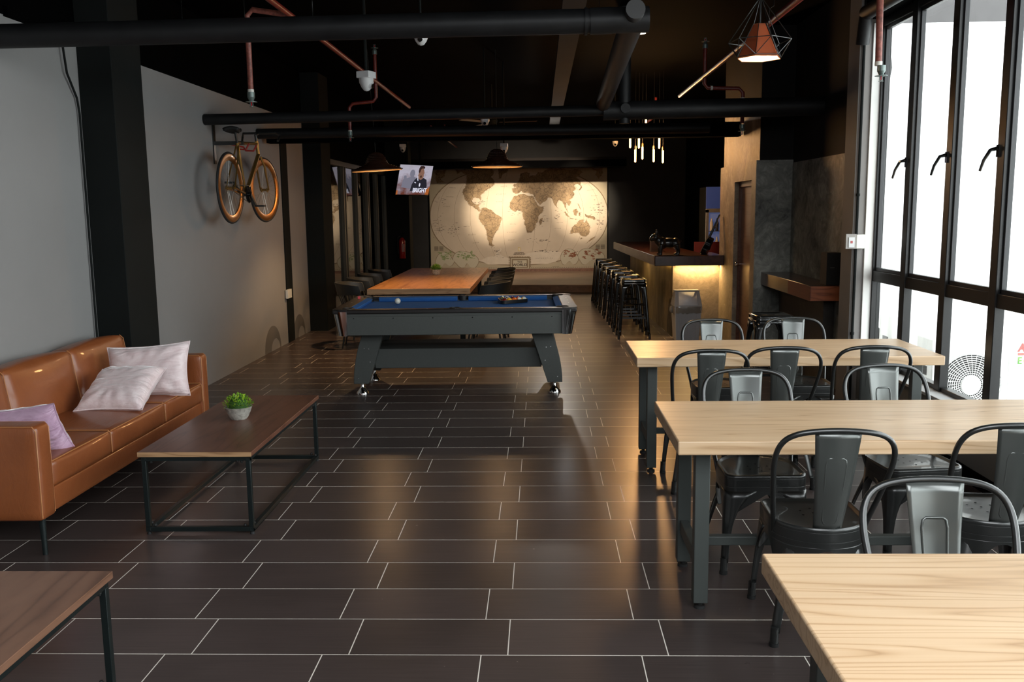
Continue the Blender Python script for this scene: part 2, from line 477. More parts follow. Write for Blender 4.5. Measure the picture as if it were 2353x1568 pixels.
# window wall
struct('wall_right', MB().box(XW, 2.76, -2.1, 7.34, 0, .40).box(XW - .05, 2.76, -2.1, 7.34, 3.06, H, 1).box(XW - .015, XW, -2.1, 7.34, 0, .09, 1), [M_LOW, M_BLACK])
struct('trim_8', MB().box(XW - .02, 2.72, -2.1, 7.34, .40, .42), plain('grey sill paint', (.42, .42, .42), .5), bevel=.003)
M_ALU = plain('black window frame', (.009, .0085, .0085), .4, spec=.4)
M_GLS = glass('clear window glass', (.96, .98, .97))
ys = [7.34, 6.70, 6.04, 5.37, 4.70, 4.04, 3.37, 2.70, 2.04, 1.37, .70, .04, -.63, -1.3, -2.0]
for k in range(len(ys) - 1):
    y1, y0 = ys[k], ys[k + 1]
    f = MB()
    f.box(2.625, 2.685, y0 - .042, y0 + .042, .42, 3.06)
    if k == 0: f.box(2.63, 2.70, y1 - .03, y1, .42, 3.06)
    f.box(2.635, 2.695, y0 + .04, y1 - (.04 if k else .03), 1.05, 1.135)
    f.box(2.635, 2.695, y0 + .04, y1 - (.04 if k else .03), 3.0, 3.06)
    f.box(2.635, 2.695, y0 + .04, y1 - (.04 if k else .03), .42, .45)
    w = struct('window_%d' % (k + 2), f, M_ALU, bevel=.004)
    a, b = y0 + .04, y1 - (.04 if k else .03)
    c = MB()
    c.box(2.650, 2.682, a, a + .022, 1.135, 3.0).box(2.650, 2.682, b - .018, b, 1.135, 3.0)
    c.box(2.650, 2.682, a, b, 1.135, 1.160).box(2.650, 2.682, a, b, 2.975, 3.0)
    c.build('casement_frame', plain('charcoal casement frame', (.016, .016, .018), .4), w, bevel=.003)
    MB().box(2.668, 2.674, a, b, 1.15, 2.98).build('glass_pane', M_GLS, w)
    MB().box(2.668, 2.674, a, b, .44, 1.06).build('glass_pane', M_GLS, w)
    h = MB().cbox((2.635, a - .01, 1.95), (.03, .03, .07))
    h.tube([(2.62, a - .01, 1.965), (2.585, a + .0, 1.955), (2.565, a + .03, 1.90), (2.558, a + .055, 1.84)], [.012, .011, .010, .008], 8)
    h.build('window_handle', M_GLOSS, w)
# outside: light well with white walls
struct('ground_outside', MB().box(2.8, 9, -6, 9.6, -.62, -.5), plain('pale concrete paving', (.6, .59, .57), .9))
struct('wall_outside', MB().box(2.8, 9, 9.5, 9.7, -.5, 3.37, 0).box(2.78, 9, 9.45, 9.7, 3.37, 3.42, 0).box(2.8, 9, 9.72, 9.9, 3.35, 7, 1), [plain('white outside render', (.86, .855, .84), .9, var=.04, vs=3), plain('grey outside render', (.085, .08, .08), .9, var=.06, vs=6)])

# ------------------------------------------------------------------ long benches tables and steel chairs
def pine_table(label, x0, x1, y0, y1, legx):
    cx, cy = (x0 + x1) / 2, (y0 + y1) / 2
    t = thing('dining_table', label, 'table', (cx, cy, 0), 0, 'pine tables along the windows')
    L, D = x1 - x0, y1 - y0
    MB().box(-L / 2, L / 2, -D / 2, D / 2, .693, .75).build('tabletop', M_PINE, t, bevel=.006, seg=3)
    for sx in (-1, 1):
        X = sx * (L / 2 - legx)
        for sy in (-1, 1):
            lg = MB().box(X - .03, X + .03, sy * D * .30 - .028, sy * D * .30 + .028, .028, .693).build('leg', M_FRAME, t, bevel=.003)
            MB().lathe([(.012, .03), (.012, .012), (.022, .012), (.024, 0)], 14, c=(X, sy * D * .30, 0)).build('levelling_foot', M_RUB, lg)
        MB().box(X - .02, X + .02, -D * .30 + .028, D * .30 - .028, .17, .23).build('side_rail', M_FRAME, t, bevel=.003)
    MB().box(-L / 2 + legx + .02, L / 2 - legx - .02, -.02, .02, .19, .23).build('stretcher', M_FRAME, t, bevel=.003)
    return t
pine_table('pale pine table farthest from viewer, beside the window end pillar', .577, 2.42, 5.46, 6.20, .11)
pine_table('middle pine table with steel chairs on both sides', .530, 2.42, 3.47, 4.22, .12)
pine_table('nearest pine table, cut off by the bottom right corner', .575, 2.42, 1.58, 2.31, .13)

def seat_outline(hw=.185, front=.19, back=.185, n=10):
    P = []
    r = .05
    for cx, cy, a0 in ((hw - r, front - r, 0), (-hw + r, front - r, 90)):
        for i in range(6):
            a = rad(a0 + 90 * i / 5)
            P.append((cx + r * cos(a), cy + r * sin(a)))
    for i in range(2 * n + 1):                              # rounded rear
        a = pi + pi * i / (2 * n)
        P.append((hw * 1.0 * cos(a), -.01 + (back - .01) * sin(a)))
    return P
def sheet_leg(mb, top, bot, sx, sy, prof, z0, z1, r=.03, nz=10):
    """corner leg of folded sheet: two flanges whose width follows the arch profile"""
    L = []
    for k in range(nz + 1):
        t = k / nz
        z = z1 + (z0 - z1) * t
        u = (z1 - z) / (z1 - z0)
        x = top[0] + (bot[0] - top[0]) * u
        y = top[1] + (bot[1] - top[1]) * u
        a = prof(u)
        rr = min(r * (1 - .45 * u), a * .8)
        row = [(x - sx * a, y, z), (x - sx * (a * .6 + rr * .4), y, z), (x - sx * rr, y, z)]
        for i in range(1, 5):
            q = rad(90 * i / 5)
            row.append((x - sx * rr + sx * rr * sin(q), y - sy * rr + sy * rr * cos(q), z))
        row += [(x, y - sy * rr, z), (x, y - sy * (a * .6 + rr * .4), z), (x, y - sy * a, z)]
        L.append(row)
    n = len(L[0])
    fs = [(i * n + j, i * n + j + 1, (i + 1) * n + j + 1, (i + 1) * n + j) for i in range(nz) for j in range(n - 1)]
    mb.add([v for q in L for v in q], fs)
def arch(a0, a1, k=9):
    return lambda u: a1 + (a0 - a1) * math.exp(-k * u)
def steel_chair():
    t = thing('steel_chair', '', 'chair')
    O = seat_outline()
    def lp(s, z): return [(x * s, y * s, z) for x, y in O]
    m = MB().loops([lp(.02, .441), lp(.5, .4415), lp(.86, .443), lp(.90, .4445), (lp(.94, .451)), lp(.972, .4525), lp(.992, .4495), lp(1.001, .443), lp(1.002, .439), lp(1.002, .4335)], cap1=False)
    for hx, hy in ((0, .03), (-.045, .055), (.045, .055), (-.045, .005), (.045, .005), (0, -.03), (0, .085)):
        m.lathe([(0, .4428), (.0052, .4428)], 8, 1, c=(hx, hy, 0))
    m.build('seat', [M_MET, M_HOLE], t, angle=50)
    MB().loops([lp(1.0005, .434), lp(1.001, .4325), lp(1.002, .4), lp(1.002, .398), lp(.997, .3965), lp(.999, .395), lp(.999, .393), lp(.999, .3745), lp(.999, .3735)], cap0=False, cap1=False).build('seat_frame', M_MET, t, solid=.003, angle=28)
    def apr(u, v):
        k = u * len(O)
        i = int(k) % len(O); q = k - int(k)
        x = O[i][0] * (1 - q) + O[(i + 1) % len(O)][0] * q; y = O[i][1] * (1 - q) + O[(i + 1) % len(O)][1] * q
        d = min(1, abs(2 * x * y) / (.064 if y > 0 else .034)) ** 2.6
        return (x * (.999 + .035 * d * v), y * (.999 + .035 * d * v), .374 - v * (.010 + .15 * d))
    MB().grid(lambda u, v: apr(u, (0, .03, .2, .4, .6, .8, .96, 1)[round(v * 7)]), len(O) * 2, 7).build('apron', M_MET, t, solid=.003, angle=50)

    for sx, sy, top, bot in ((-1, 1, (.187, .192), (.205, .225)), (1, 1, (.187, .192), (.205, .225)), (-1, -1, (.142, .142), (.205, .225)), (1, -1, (.142, .142), (.205, .225))):
        q = MB()
        sheet_leg(q, (sx * top[0], sy * top[1]), (sx * bot[0], sy * bot[1]), sx, sy, arch(.14, .027, 4.4) if sy > 0 else arch(.12, .027, 4.8), .055, .378, .05)
        lg = q.build('leg', M_MET, t, solid=.004, angle=50)
        bx, by = sx * (bot[0] - .012), sy * (bot[1] - .012)
        MB().tube([(bx, by, .075), (bx + sx * .002, by + sy * .002, .012)], .0165, 12).tube([(bx + sx * .002, by + sy * .002, .014), (bx + sx * .002, by + sy * .002, 0)], .0185, 12, 1).build('foot_cap', [M_MET, M_RUB], lg)
    half = [(.172, -.045, .40), (.180, -.075, .46), (.196, -.13, .56), (.208, -.18, .65), (.214, -.215, .72), (.208, -.24, .775), (.185, -.257, .815), (.145, -.268, .838), (.09, -.274, .849), (.03, -.276, .853)]
    P = half + [(-x, y, z) for x, y, z in half[::-1]]
    Q = []                                                 # smooth the hoop
    for i in range(len(P) - 1):
        p0, p1, p2, p3 = (Vector(P[max(i - 1, 0)]), Vector(P[i]), Vector(P[i + 1]), Vector(P[min(i + 2, len(P) - 1)]))
        for k in range(3):
            u = k / 3
            Q.append(.5 * ((2 * p1) + (p2 - p0) * u + (2 * p0 - 5 * p1 + 4 * p2 - p3) * u * u + (3 * p1 - p0 - 3 * p2 + p3) * u ** 3))
    Q.append(Vector(P[-1]))
    MB().tube(Q, .0105, 12).build('back_hoop', M_MET, t)
    def sp(u, v, off=0):                                    # u across, v up
        z = .440 + .405 * v
        y = -.178 - .094 * v - .012 * sin(pi * v) + .018 * (2 * u - 1) ** 2 * (1 - .5 * v)
        return ((u - .5) * (.105 + .062 * v), y + off, z)
    m = MB().grid(lambda u, v: sp(u, v), 10, 14)
    def rib(p):
        return Vector(sp(p[0], p[1], 0)) + Vector((0, .003, 0))
    loop = [(.27, .12), (.25, .5), (.25, .68), (.28, .735), (.34, .75), (.66, .75), (.72, .735), (.75, .68), (.75, .5), (.73, .12), (.68, .085), (.32, .085)]
    m.tube([rib(p) for p in loop], .0042, 8, closed=True)
    m.build('backrest', M_SPLAT, t, solid=.0025, angle=60)
    return t
chair = steel_chair()
CH = [
    (1.22, 6.22, pi + .03, 'steel chair behind the far pine table, in front of the grey bin'),
    (1.80, 6.28, pi - .02, 'steel chair behind the far pine table, in front of the black bar stool'),
    (.955, 5.36, .02, 'steel chair seen from behind at the left end of the far pine table'),
    (1.40, 5.44, -.04, 'steel chair seen from behind at the middle of the far pine table'),
    (1.91, 5.45, -.03, 'steel chair seen from behind at the window end of the far pine table'),
    (1.01, 4.19, pi + .02, 'steel chair facing the viewer at the left end of the middle pine table'),
    (1.745, 4.29, pi + .13, 'steel chair facing the viewer at the window end of the middle pine table'),
    (1.075, 3.49, -.03, 'steel chair seen from behind at the middle pine table, legs on open floor'),
    (1.765, 3.56, -.05, 'steel chair from behind at the middle pine table, cut by right picture edge'),
    (1.14, 2.35, pi - .03, 'steel chair facing the viewer beyond the nearest pine table'),
]
for i, (x, y, a, l) in enumerate(CH):
    c = chair if i == 0 else dup(chair)
    c.location = (x, y, 0); c.rotation_euler = (0, 0, a)
    c['label'] = 'black ' + l; c['group'] = 'black steel chairs at the pine tables'

def bar_stool():
    t = thing('bar_stool', '', 'stool')
    O = rrect(-.155, .155, -.155, .155, .035, 5)
    def lp(s, z): return [(x * s, y * s, z) for x, y in O]
    m = MB().loops([lp(.15, .752), lp(.8, .753), lp(.86, .758), (lp(.95, .759)), lp(1.0, .754), lp(1.005, .74), lp(1.0, .715), lp(1.02, .712), lp(1.025, .70)], cap1=False)
    m.cbox((0, 0, .7535), (.06, .022, .001), 1)
    m.build('seat', [M_GLOSS, M_HOLE], t, angle=60)
    for sx in (-1, 1):
        for sy in (-1, 1):
            q = MB()
            sheet_leg(q, (sx * .157, sy * .157), (sx * .205, sy * .205), sx, sy, arch(.155, .040, 11), .05, .715, .025)
            lg = q.build('leg', M_GLOSS, t, solid=.004, angle=50)
            MB().tube([(sx * .192, sy * .192, .07), (sx * .194, sy * .194, 0)], .017, 10).build('foot_cap', M_GLOSS, lg)
    for z, d in ((.27, .172), (.215, .176)):
        for a, b in (((-1, -1), (1, -1)), ((-1, 1), (1, 1))) if z > .25 else (((-1, -1), (-1, 1)), ((1, -1), (1, 1))):
            MB().bar((a[0] * d, a[1] * d, z), (b[0] * d, b[1] * d, z), .012, .02).build('footrest_bar', M_GLOSS, t)
    MB().bar((-.15, -.15, .42), (.15, .15, .42), .006, .016).bar((-.15, .15, .428), (.15, -.15, .428), .006, .016).build('cross_brace', M_GLOSS, t)
    return t
stool = bar_stool()
names = ['first', 'second', 'third', 'fourth', 'fifth', 'sixth', 'seventh']
for i, (x, y) in enumerate([(1.175, 11.62), (1.165, 12.32), (1.160, 13.07), (1.142, 13.82), (1.128, 14.55), (1.118, 15.32), (1.110, 16.1)]):
    c = stool if i == 0 else dup(stool)
    c.location = (x, y, 0); c.rotation_euler = (0, 0, random.uniform(-.03, .03))
    c['label'] = ('glossy black metal bar stool, nearest of the row at the bar' if i == 0 else 'glossy black metal bar stool, %s from the front in the bar row' % names[i])
    c['group'] = 'bar stools lined up along the bar'
place(stool, (1.92, 7.62, 0), .02, 'black metal bar stool standing alone by the brown wall shelf', 'single stool')

# ------------------------------------------------------------------ coffee tables
def coffee_table(label, x0, x1, y0, y1, top):
    cx, cy = (x0 + x1) / 2, (y0 + y1) / 2
    t = thing('coffee_table', label, 'coffee table', (cx, cy, 0), 0, 'coffee tables by the sofa')
    a, b = (x1 - x0) / 2, (y1 - y0) / 2
    tp = MB().box(-a, a, -b, b, .418, .443, 0)
    tp.build('tabletop', top, t, bevel=.002)
    MB().box(-a, a, -b - .0015, -b, .4185, .4425, 0).build('end_grain_edge', M_EDGE, t)
    a -= .012; b -= .012; w = .024
    MB().box(-a, a, -b, -b + w, .394, .418).box(-a, a, b - w, b, .394, .418).box(-a, -a + w, -b, b, .394, .418).box(a - w, a, -b, b, .394, .418).build('upper_frame', M_STEEL, t, bevel=.002)
    MB().box(-a, a, -b, -b + w, .016, .04).box(-a, a, b - w, b, .016, .04).box(-a, -a + w, -b, b, .016, .04).box(a - w, a, -b, b, .016, .04).build('lower_frame', M_STEEL, t, bevel=.002)
    for sx in (-1, 1):
        for sy in (-1, 1):
            X, Y = sx * (a - w / 2), sy * (b - w / 2)
            lg = MB().cbox((X, Y, .217), (w, w, .354)).build('leg', M_STEEL, t, bevel=.002)
            for z, s_ in ((.392, -1), (.042, 1)):
                for bx, by in ((X - sx * .035, Y), (X, Y - sy * .035)):
                    MB().lathe([(.007, 0), (.009, s_ * .004), (.006, s_ * .012), (0, s_ * .014)], 8, c=(bx, by, z)).build('bolt', M_RUB, lg)
            MB().lathe([(.008, .018), (.012, .006), (.013, 0)], 10, c=(X, Y, 0)).build('foot', M_RUB, lg)
    return t
coffee_table('dark walnut coffee table with potted plant, in front of the sofa', -2.075, -1.485, 4.47, 5.90, M_WALNUT)
coffee_table('lighter brown coffee table cut off in the bottom left corner', -2.065, -1.475, 1.50, 2.93, M_WALNUT2)
def plant(label, x, y, z, s=1.0, group='small plants in pots on tables'):
    t = thing('potted_plant', label, 'plant', (x, y, z), 0, group)
    MB().lathe([(.001, .004), (.040, 0), (.048, .01), (.062, .04), (.069, .062), (.072, .066), (.066, .067), (.062, .058), (.0, .055)], 28).build('pot', plain('speckled stone pot', (.36, .34, .30), .8, var=.45, vs=45, bump=.3, bs=80), t)
    R = random.Random(int(x * 100))
    m = MB()
    for i in range(330):
        u = R.uniform(0, 1); a = R.uniform(0, 2 * pi)
        e = math.acos(1 - u * .95); rr = R.uniform(.66, 1)
        p = Vector((.074 * sin(e) * cos(a), .074 * sin(e) * sin(a), .064 + .066 * cos(e))) * 1
        p = Vector((p.x * rr, p.y * rr, .06 + (p.z - .06) * rr))
        d = (Vector((p.x, p.y, p.z - .05)).normalized() + Vector((R.uniform(-.5, .5), R.uniform(-.5, .5), R.uniform(-.3, .5)))).normalized()
        sd = d.cross(Vector((0, 0, 1))).normalized(); up = sd.cross(d)
        l, w = R.uniform(.012, .020), R.uniform(.004, .0065)
        m.add([p, p + d * l * .5 + sd * w + up * .002, p + d * l, p + d * l * .5 - sd * w + up * .002], [(0, 1, 2, 3)], R.choice((0, 0, 1, 2)))
    o = m.build('foliage', [plain('bright green leaf', (.22, .42, .03), .45), plain('lime leaf', (.42, .58, .05), .45), plain('mid green leaf', (.08, .24, .02), .5)], t, fix=False, smooth=False)
    MB().sphere((0, 0, .07), .052, 14, 8, sc=(1, 1, .9)).build('moss_core', plain('dark moss', (.03, .08, .01), .9), t)
    t.scale = (s, s, s)
    return t
plant('green button plant in stone pot on the dark coffee table', -1.795, 5.22, .443, 1.12)
plant('green button plant in stone pot on the long oak table', -1.47, 12.75, .752, 1.1)

# ------------------------------------------------------------------ sofa and cushions
def leather():
    m, nt, b = nt_new('tan leather')
    g = G(nt)
    n = g.noise(g.coord(), 3, 4, .6)
    g.l(g.ramp(n, ((.3, (.215, .060, .018)), (.7, (.30, .088, .027)))), b.inputs['Base Color'])
    b.inputs['Roughness'].default_value = .36
    b.inputs['Coat Weight'].default_value = .15
    f = g.noise(g.coord(), 260, 3)
    wr = g.noise(g.coord((14, 3, 6)), 1.2, 4, .55, 1.5)
    g.bump(g.math('ADD', g.math('MULTIPLY', f, .08), wr), b, .28, .012)
    return m
M_LEA = leather()
M_SEAM = plain('leather piping', (.42, .17, .06), .45)
def cushion_box(mb, x0, x1, y0, y1, z0, z1, puff=.012, r=.03, n=10):
    """soft box: rounded edges, faces swelling a little"""
    def sq(u): return u
    cx, cy, cz = (x0 + x1) / 2, (y0 + y1) / 2, (z0 + z1) / 2
    hx, hy, hz = (x1 - x0) / 2, (y1 - y0) / 2, (z1 - z0) / 2
    vs, fs, idx = [], [], {}
    def pt(a, b_, c):
        p = [a, b_, c]; h = (hx, hy, hz); q = []
        for i in range(3): q.append(p[i] * h[i])
        inner = [max(-(h[i] - r), min(h[i] - r, q[i])) for i in range(3)]
        d = Vector([q[i] - inner[i] for i in range(3)])
        if d.length > 1e-9: d = d.normalized() * r
        o = Vector(inner) + d
        for i in range(3):
            j, k = (i + 1) % 3, (i + 2) % 3
            if abs(p[i]) > .999: o[i] += math.copysign(puff, p[i]) * (1 - p[j] ** 2) * (1 - p[k] ** 2)
        return (cx + o.x, cy + o.y, cz + o.z)
    ts = [-1 + 2 * (.5 - .5 * cos(pi * i / n)) for i in range(n + 1)]
    for ax in range(3):
        for sg in (-1, 1):
            o = len(vs)
            for i in range(n + 1):
                for j in range(n + 1):
                    p = [0, 0, 0]; p[ax] = sg; p[(ax + 1) % 3] = ts[i]; p[(ax + 2) % 3] = ts[j]
                    vs.append(pt(*p))
            for i in range(n):
                for j in range(n):
                    a = o + i * (n + 1) + j
                    fs.append((a, a + n + 1, a + n + 2, a + 1) if sg > 0 else (a, a + 1, a + n + 2, a + n + 1))
    mb.add(vs, fs)
    return mb
SX0, SX1, SY0, SY1 = -3.14, -2.41, 4.15, 6.40
sofa = thing('sofa', 'tan leather sofa with pink cushions along the grey wall', 'sofa', ((SX0 + SX1) / 2, (SY0 + SY1) / 2, 0))
ox, oy = (SX0 + SX1) / 2, (SY0 + SY1) / 2
hx, hy = (SX1 - SX0) / 2, (SY1 - SY0) / 2
for s_ in (-1, 1):
    y0, y1 = (-hy, -hy + .13) if s_ < 0 else (hy - .11, hy)
    ar = cushion_box(MB(), -hx, hx, y0, y1, .185, .655, .006, .022).build('armrest', M_LEA, sofa, angle=60)
    pp = MB()
    for yy in (y0 + .008, y1 - .008):
        pp.tube([(hx - .006, yy, .2), (hx - .004, yy, .63), (hx - .02, yy, .652), (-hx + .02, yy, .653)], .0035, 6)
    pp.build('piping', M_SEAM, ar)
cushion_box(MB(), -hx, hx - .02, -hy + .13, hy - .11, .19, .315, .002, .012).build('base_panel', M_LEA, sofa, angle=60)
yc = (-hy + .13, -.37, .37, hy - .11)
for k in range(3):
    cu = cushion_box(MB(), -hx + .16, hx - .005, yc[k] + .001, yc[k + 1] - .001, .318, .452, .012, .022).build('seat_cushion', M_LEA, sofa, angle=60)
    MB().tube([(-hx + .2, yc[k + 1] - .006, .456), (hx - .02, yc[k + 1] - .006, .455), (hx - .006, yc[k + 1] - .006, .44), (hx - .004, yc[k + 1] - .006, .33)], .0035, 6).tube([(hx - .014, yc[k] + .01, .449), (hx - .010, (yc[k] + yc[k + 1]) / 2, .452), (hx - .014, yc[k + 1] - .01, .449)], .0035, 6).build('piping', M_SEAM, cu)
yb = (-hy + .02, -.37, .37, hy - .02)
for k in range(3):
    q = MB()
    cushion_box(q, -.095, .095, yb[k] + .002, yb[k + 1] - .002, 0, .47, .022, .035)
    T = Matrix.Translation((-hx + .12, 0, .325)) @ Matrix.Rotation(rad(-9), 4, 'Y')
    q.v = [tuple(T @ Vector(v)) for v in q.v]
    bc = q.build('back_cushion', M_LEA, sofa, angle=60)
    s2 = MB().tube([tuple(T @ Vector((.088, yb[k + 1] - .006, .03))), tuple(T @ Vector((.090, yb[k + 1] - .006, .44))), tuple(T @ Vector((.07, yb[k + 1] - .006, .465)))], .0035, 6)
    s2.build('piping', M_SEAM, bc)
for sx in (-1, 1):
    for sy in (-1, 1):
        MB().tube([(sx * (hx - .04) , sy * (hy - .06), .19), (sx * (hx - .035), sy * (hy - .055), 0)], [.016, .012], 12).build('leg', M_STEEL, sofa)
def velvet(name, col, lo):
    m, nt, b = nt_new(name)
    g = G(nt)
    n = g.noise(g.coord((1, 1, 1)), 5, 5, .6, 1.5)
    g.l(g.ramp(n, ((.3, lo), (.65, col))), b.inputs['Base Color'])
    b.inputs['Roughness'].default_value = .42
    b.inputs['Sheen Weight'].default_value = .9
    b.inputs['Sheen Roughness'].default_value = .3
    b.inputs['Specular IOR Level'].default_value = .6
    w = g.noise(g.coord((3, 16, 3)), 1.1, 4, .55, 1.2)
    g.bump(g.math('ADD', w, g.math('MULTIPLY', g.noise(g.coord(), 14, 3), .35)), b, .55, .03)
    return m
def pillow(label, w, h, th, mat, T, seed=1):
    """soft square cushion in local x (width), y (height), z (thickness); T places it"""
    R = random.Random(seed)
    n = 22
    def f(side):
        def q(u, v):
            a, b_ = 2 * u - 1, 2 * v - 1
            pinch = 1 - .09 * (1 - a * a) * abs(b_) ** 3 
            pinch2 = 1 - .09 * (1 - b_ * b_) * abs(a) ** 3
            x = a * w / 2 * pinch2; y = b_ * h / 2 * pinch
            e = max(0, (1 - a ** 4)) ** .55 * max(0, (1 - b_ ** 4)) ** .55
            ang = math.atan2(b_, a)
            rr = max(abs(a), abs(b_))
            wr = .006 * sin(ang * 13 + seed) * sin(pi * min(1, max(0, (rr - .35) / .65)))
            return (x, y, side * (th / 2 * e + wr * (1 if e > 0 else 0)))
        return q
    m = MB().grid(f(1), n, n).grid(f(-1), n, n)
    seam = []
    for k in range(4 * n):
        s_, t_ = k // n, (k % n) / n
        u, v = [(t_, 0), (1, t_), (1 - t_, 1), (0, 1 - t_)][s_]
        seam.append(f(0)(u, v))
    o = thing('cushion', label, 'cushion', T.translation, 0, 'velvet cushions on the sofa')
    o.rotation_euler = T.to_euler()
    m.build('cover', mat, o, angle=70)
    MB().tube(seam, .0042, 6, closed=True).build('piping', mat, o)
    return o
M_PINKV = velvet('blush pink velvet', (.93, .80, .80), (.76, .58, .59))
M_LILV = velvet('lilac pink velvet', (.62, .42, .56), (.42, .25, .37))
def frame(loc, xa, ya):
    x = Vector(xa).normalized(); y = Vector(ya); y = (y - x * y.dot(x)).normalized(); z = x.cross(y)
    R = Matrix((x, y, z)).transposed().to_4x4()
    return Matrix.Translation(loc) @ R
pillow('large blush pink cushion leaning on the far arm of the sofa', .56, .37, .15, M_PINKV, frame((-2.63, 5.92, .607), (1, .04, .07), (-.04, .34, .94)), 2)
pillow('smaller blush pink cushion lying tilted in front of the larger one', .43, .44, .15, M_PINKV, frame((-2.65, 5.56, .56), (1, -.02, .02), (.22, .86, .42)), 5)
pillow('lilac cushion behind the near arm of the sofa', .44, .34, .14, M_LILV, frame((-2.665, 4.49, .535), (1, .05, .12), (-.32, -.45, .80)), 8)

# pool cues leaning in the corner behind the column
for k, (x, y) in enumerate(((-3.075, 7.03), (-3.035, 7.05))):
    a, b = Vector((x, y, 0)), Vector((-3.195 + k * .02, 7.0 + k * .02, 1.25))
    o = MB().tube([a, a.lerp(b, .35), b], [.016, .015, .010], 10).tube([a.lerp(b, .62), a.lerp(b, .635)], .0165, 10, 1).build('wooden_cue', [plain('pale bamboo', (.55, .38, .18), .45), M_RUB])
    tag(o, 'pale wooden cue leaning in the corner behind the black column, %s of the pair' % ('left' if k == 0 else 'right'), 'cue', 'cues in the corner')

# ------------------------------------------------------------------ pool table
PT = thing('pool_table', 'black pool table with blue cloth in the middle of the room', 'pool table', (-.765, 8.47, 0), rad(1.2))
L, D = 1.06, .65
M_PB = plain('charcoal laminate', (.055, .060, .056), .55, var=.06, vs=60, bump=.05, bs=300)
M_BLUE = plain('blue table cloth', (.035, .14, .40), .95, var=.06, vs=20, spec=.1)
MB().prism([(-L + .05, .575), (L - .05, .575), (L - .018, .742), (-L + .018, .742)], -D + .015, D - .015, 'y').build('cabinet', M_PB, PT, bevel=.004)
rail = MB()
for x0, x1, y0, y1 in ((-L, L, -D, -D + .10), (-L, L, D - .10, D), (-L, -L + .12, -D + .10, D - .10), (L - .12, L, -D + .10, D - .10)):
    rail.box(x0, x1, y0, y1, .765, .802)
rs = MB()
for x0, x1, y0, y1 in ((-L + .02, L - .02, -D + .016, -D + .12), (-L + .02, L - .02, D - .12, D - .016), (-L + .02, -L + .14, -D + .1, D - .1), (L - .14, L - .02, -D + .1, D - .1)):
    rs.box(x0, x1, y0, y1, .742, .765)
rs.build('rail_support', M_PB, PT)
rail.build('rail', plain('black gloss rail', (.010, .008, .008), .38, 0, .1), PT, bevel=.008, seg=3)
MB().box(-L + .1, L - .1, -D + .08, D - .08, .745, .757).build('playing_bed', M_BLUE, PT)
iy, ix = D - .155, L - .175
for s_ in (-1, 1):
    for x0, x1 in ((-ix + .05, -.055), (.055, ix - .05)):
        MB().prism([(s_ * iy, .790), (s_ * (D - .10), .802), (s_ * (D - .10), .757), (s_ * (iy + .02), .757)], x0, x1, 'x').build('cushion_rail', M_BLUE, PT, bevel=.004)
    MB().prism([(s_ * ix, .790), (s_ * (L - .12), .802), (s_ * (L - .12), .757), (s_ * (ix + .02), .757)], -iy + .05, iy - .05, 'y').build('cushion_rail', M_BLUE, PT, bevel=.004)
for px, py in ((-L + .12, -D + .11), (-L + .12, D - .11), (L - .12, -D + .11), (L - .12, D - .11), (0, -D + .085), (0, D - .085)):
    c = .055 if px else .05
    MB().lathe([(c, .758), (c, .806), (c - .007, .808), (c - .009, .7595), (.0, .7595)], 22, c=(px, py, 0)).build('pocket', plain('black pocket liner', (.006, .006, .006), .5), PT)
sights = MB()
for k in range(1, 4):
    for s_ in (-1, 1):
        for sx in (-1, 1):
            sights.lathe([(.006, .8035), (.0055, .804), (0, .804)], 8, c=(sx * (k * .26 - .02), s_ * (D - .045), 0))
for k in (-1, 0, 1):
    for sx in (-1, 1): sights.lathe([(.006, .8035), (.0055, .804), (0, .804)], 8, c=(sx * (L - .05), k * .24, 0))
sights.build('rail_sights', plain('pearl inlay', (.8, .78, .75), .3), PT)
for sx in (-1, 1):
    for sy in (-1, 1):
        loops = []
        for z, g_, rr in ((.572, -.045, .055), (.62, -.035, .06), (.70, -.018, .065), (.785, 0, .07), (.803, .004, .07), (.806, 0, .065)):
            pts = [(L - .125 , D + .004 + g_ * 0), (L - rr + g_, D + .004)]
            for i in range(1, 7):
                a = rad(90 - 90 * i / 6)
                pts.append((L - rr + g_ + (rr + .006) * cos(a), D - rr + (rr + .004) * sin(a)))
            pts += [(L + .006 + g_, D - .14), (L - .02 + g_, D - .14), (L - .02 + g_ , D - rr), (L - .125, D - .02)]
            loops.append([(sx * p[0], sy * p[1], z) for p in pts])
        MB().loops(loops[:4]).build('chrome_corner', plain('polished corner cap', (.55, .55, .56), .1, 1), PT, angle=35)
        MB().loops(loops[3:]).build('corner_top', plain('black gloss rail', (.012, .009, .009), .25, 0, .3), PT, angle=35)
        # curved slab leg
        o_, i_ = [], []
        for k in range(9):
            t_ = k / 8
            z = .10 + .475 * t_
            o_.append((sx * (.945 - .10 * t_ ** 1.9), z)); i_.append((sx * (.81 - .15 * t_), z))
        lg = MB().prism(o_ + i_[::-1], sy * .345 - .05, sy * .345 + .05, 'y').build('leg', M_PB, PT, bevel=.004)
        MB().lathe([(.016, .10), (.016, .065), (.024, .055), (.030, .045), (.055, .016), (.057, 0)], 24, c=(sx * .875, sy * .345, 0)).build('levelling_foot', M_CHROME, lg)
        bo = MB()
        for bx, bz in ((.86 - .06, .42), (.86 - .02, .425), (.84 - .05, .30), (.90, .15)):
            bo.lathe([(.005, 0), (.005, .003), (0, .004)], 8, T=Matrix.Translation((sx * bx, sy * .395, bz)) @ Matrix.Rotation(-sy * pi / 2, 4, 'X'))
        bo.build('screw', plain('zinc screw', (.5, .5, .5), .3, 1), lg)
MB().box(-.76, .76, -.30, .30, .225, .405).build('stretcher_box', M_PB, PT, bevel=.004)
sc = MB()
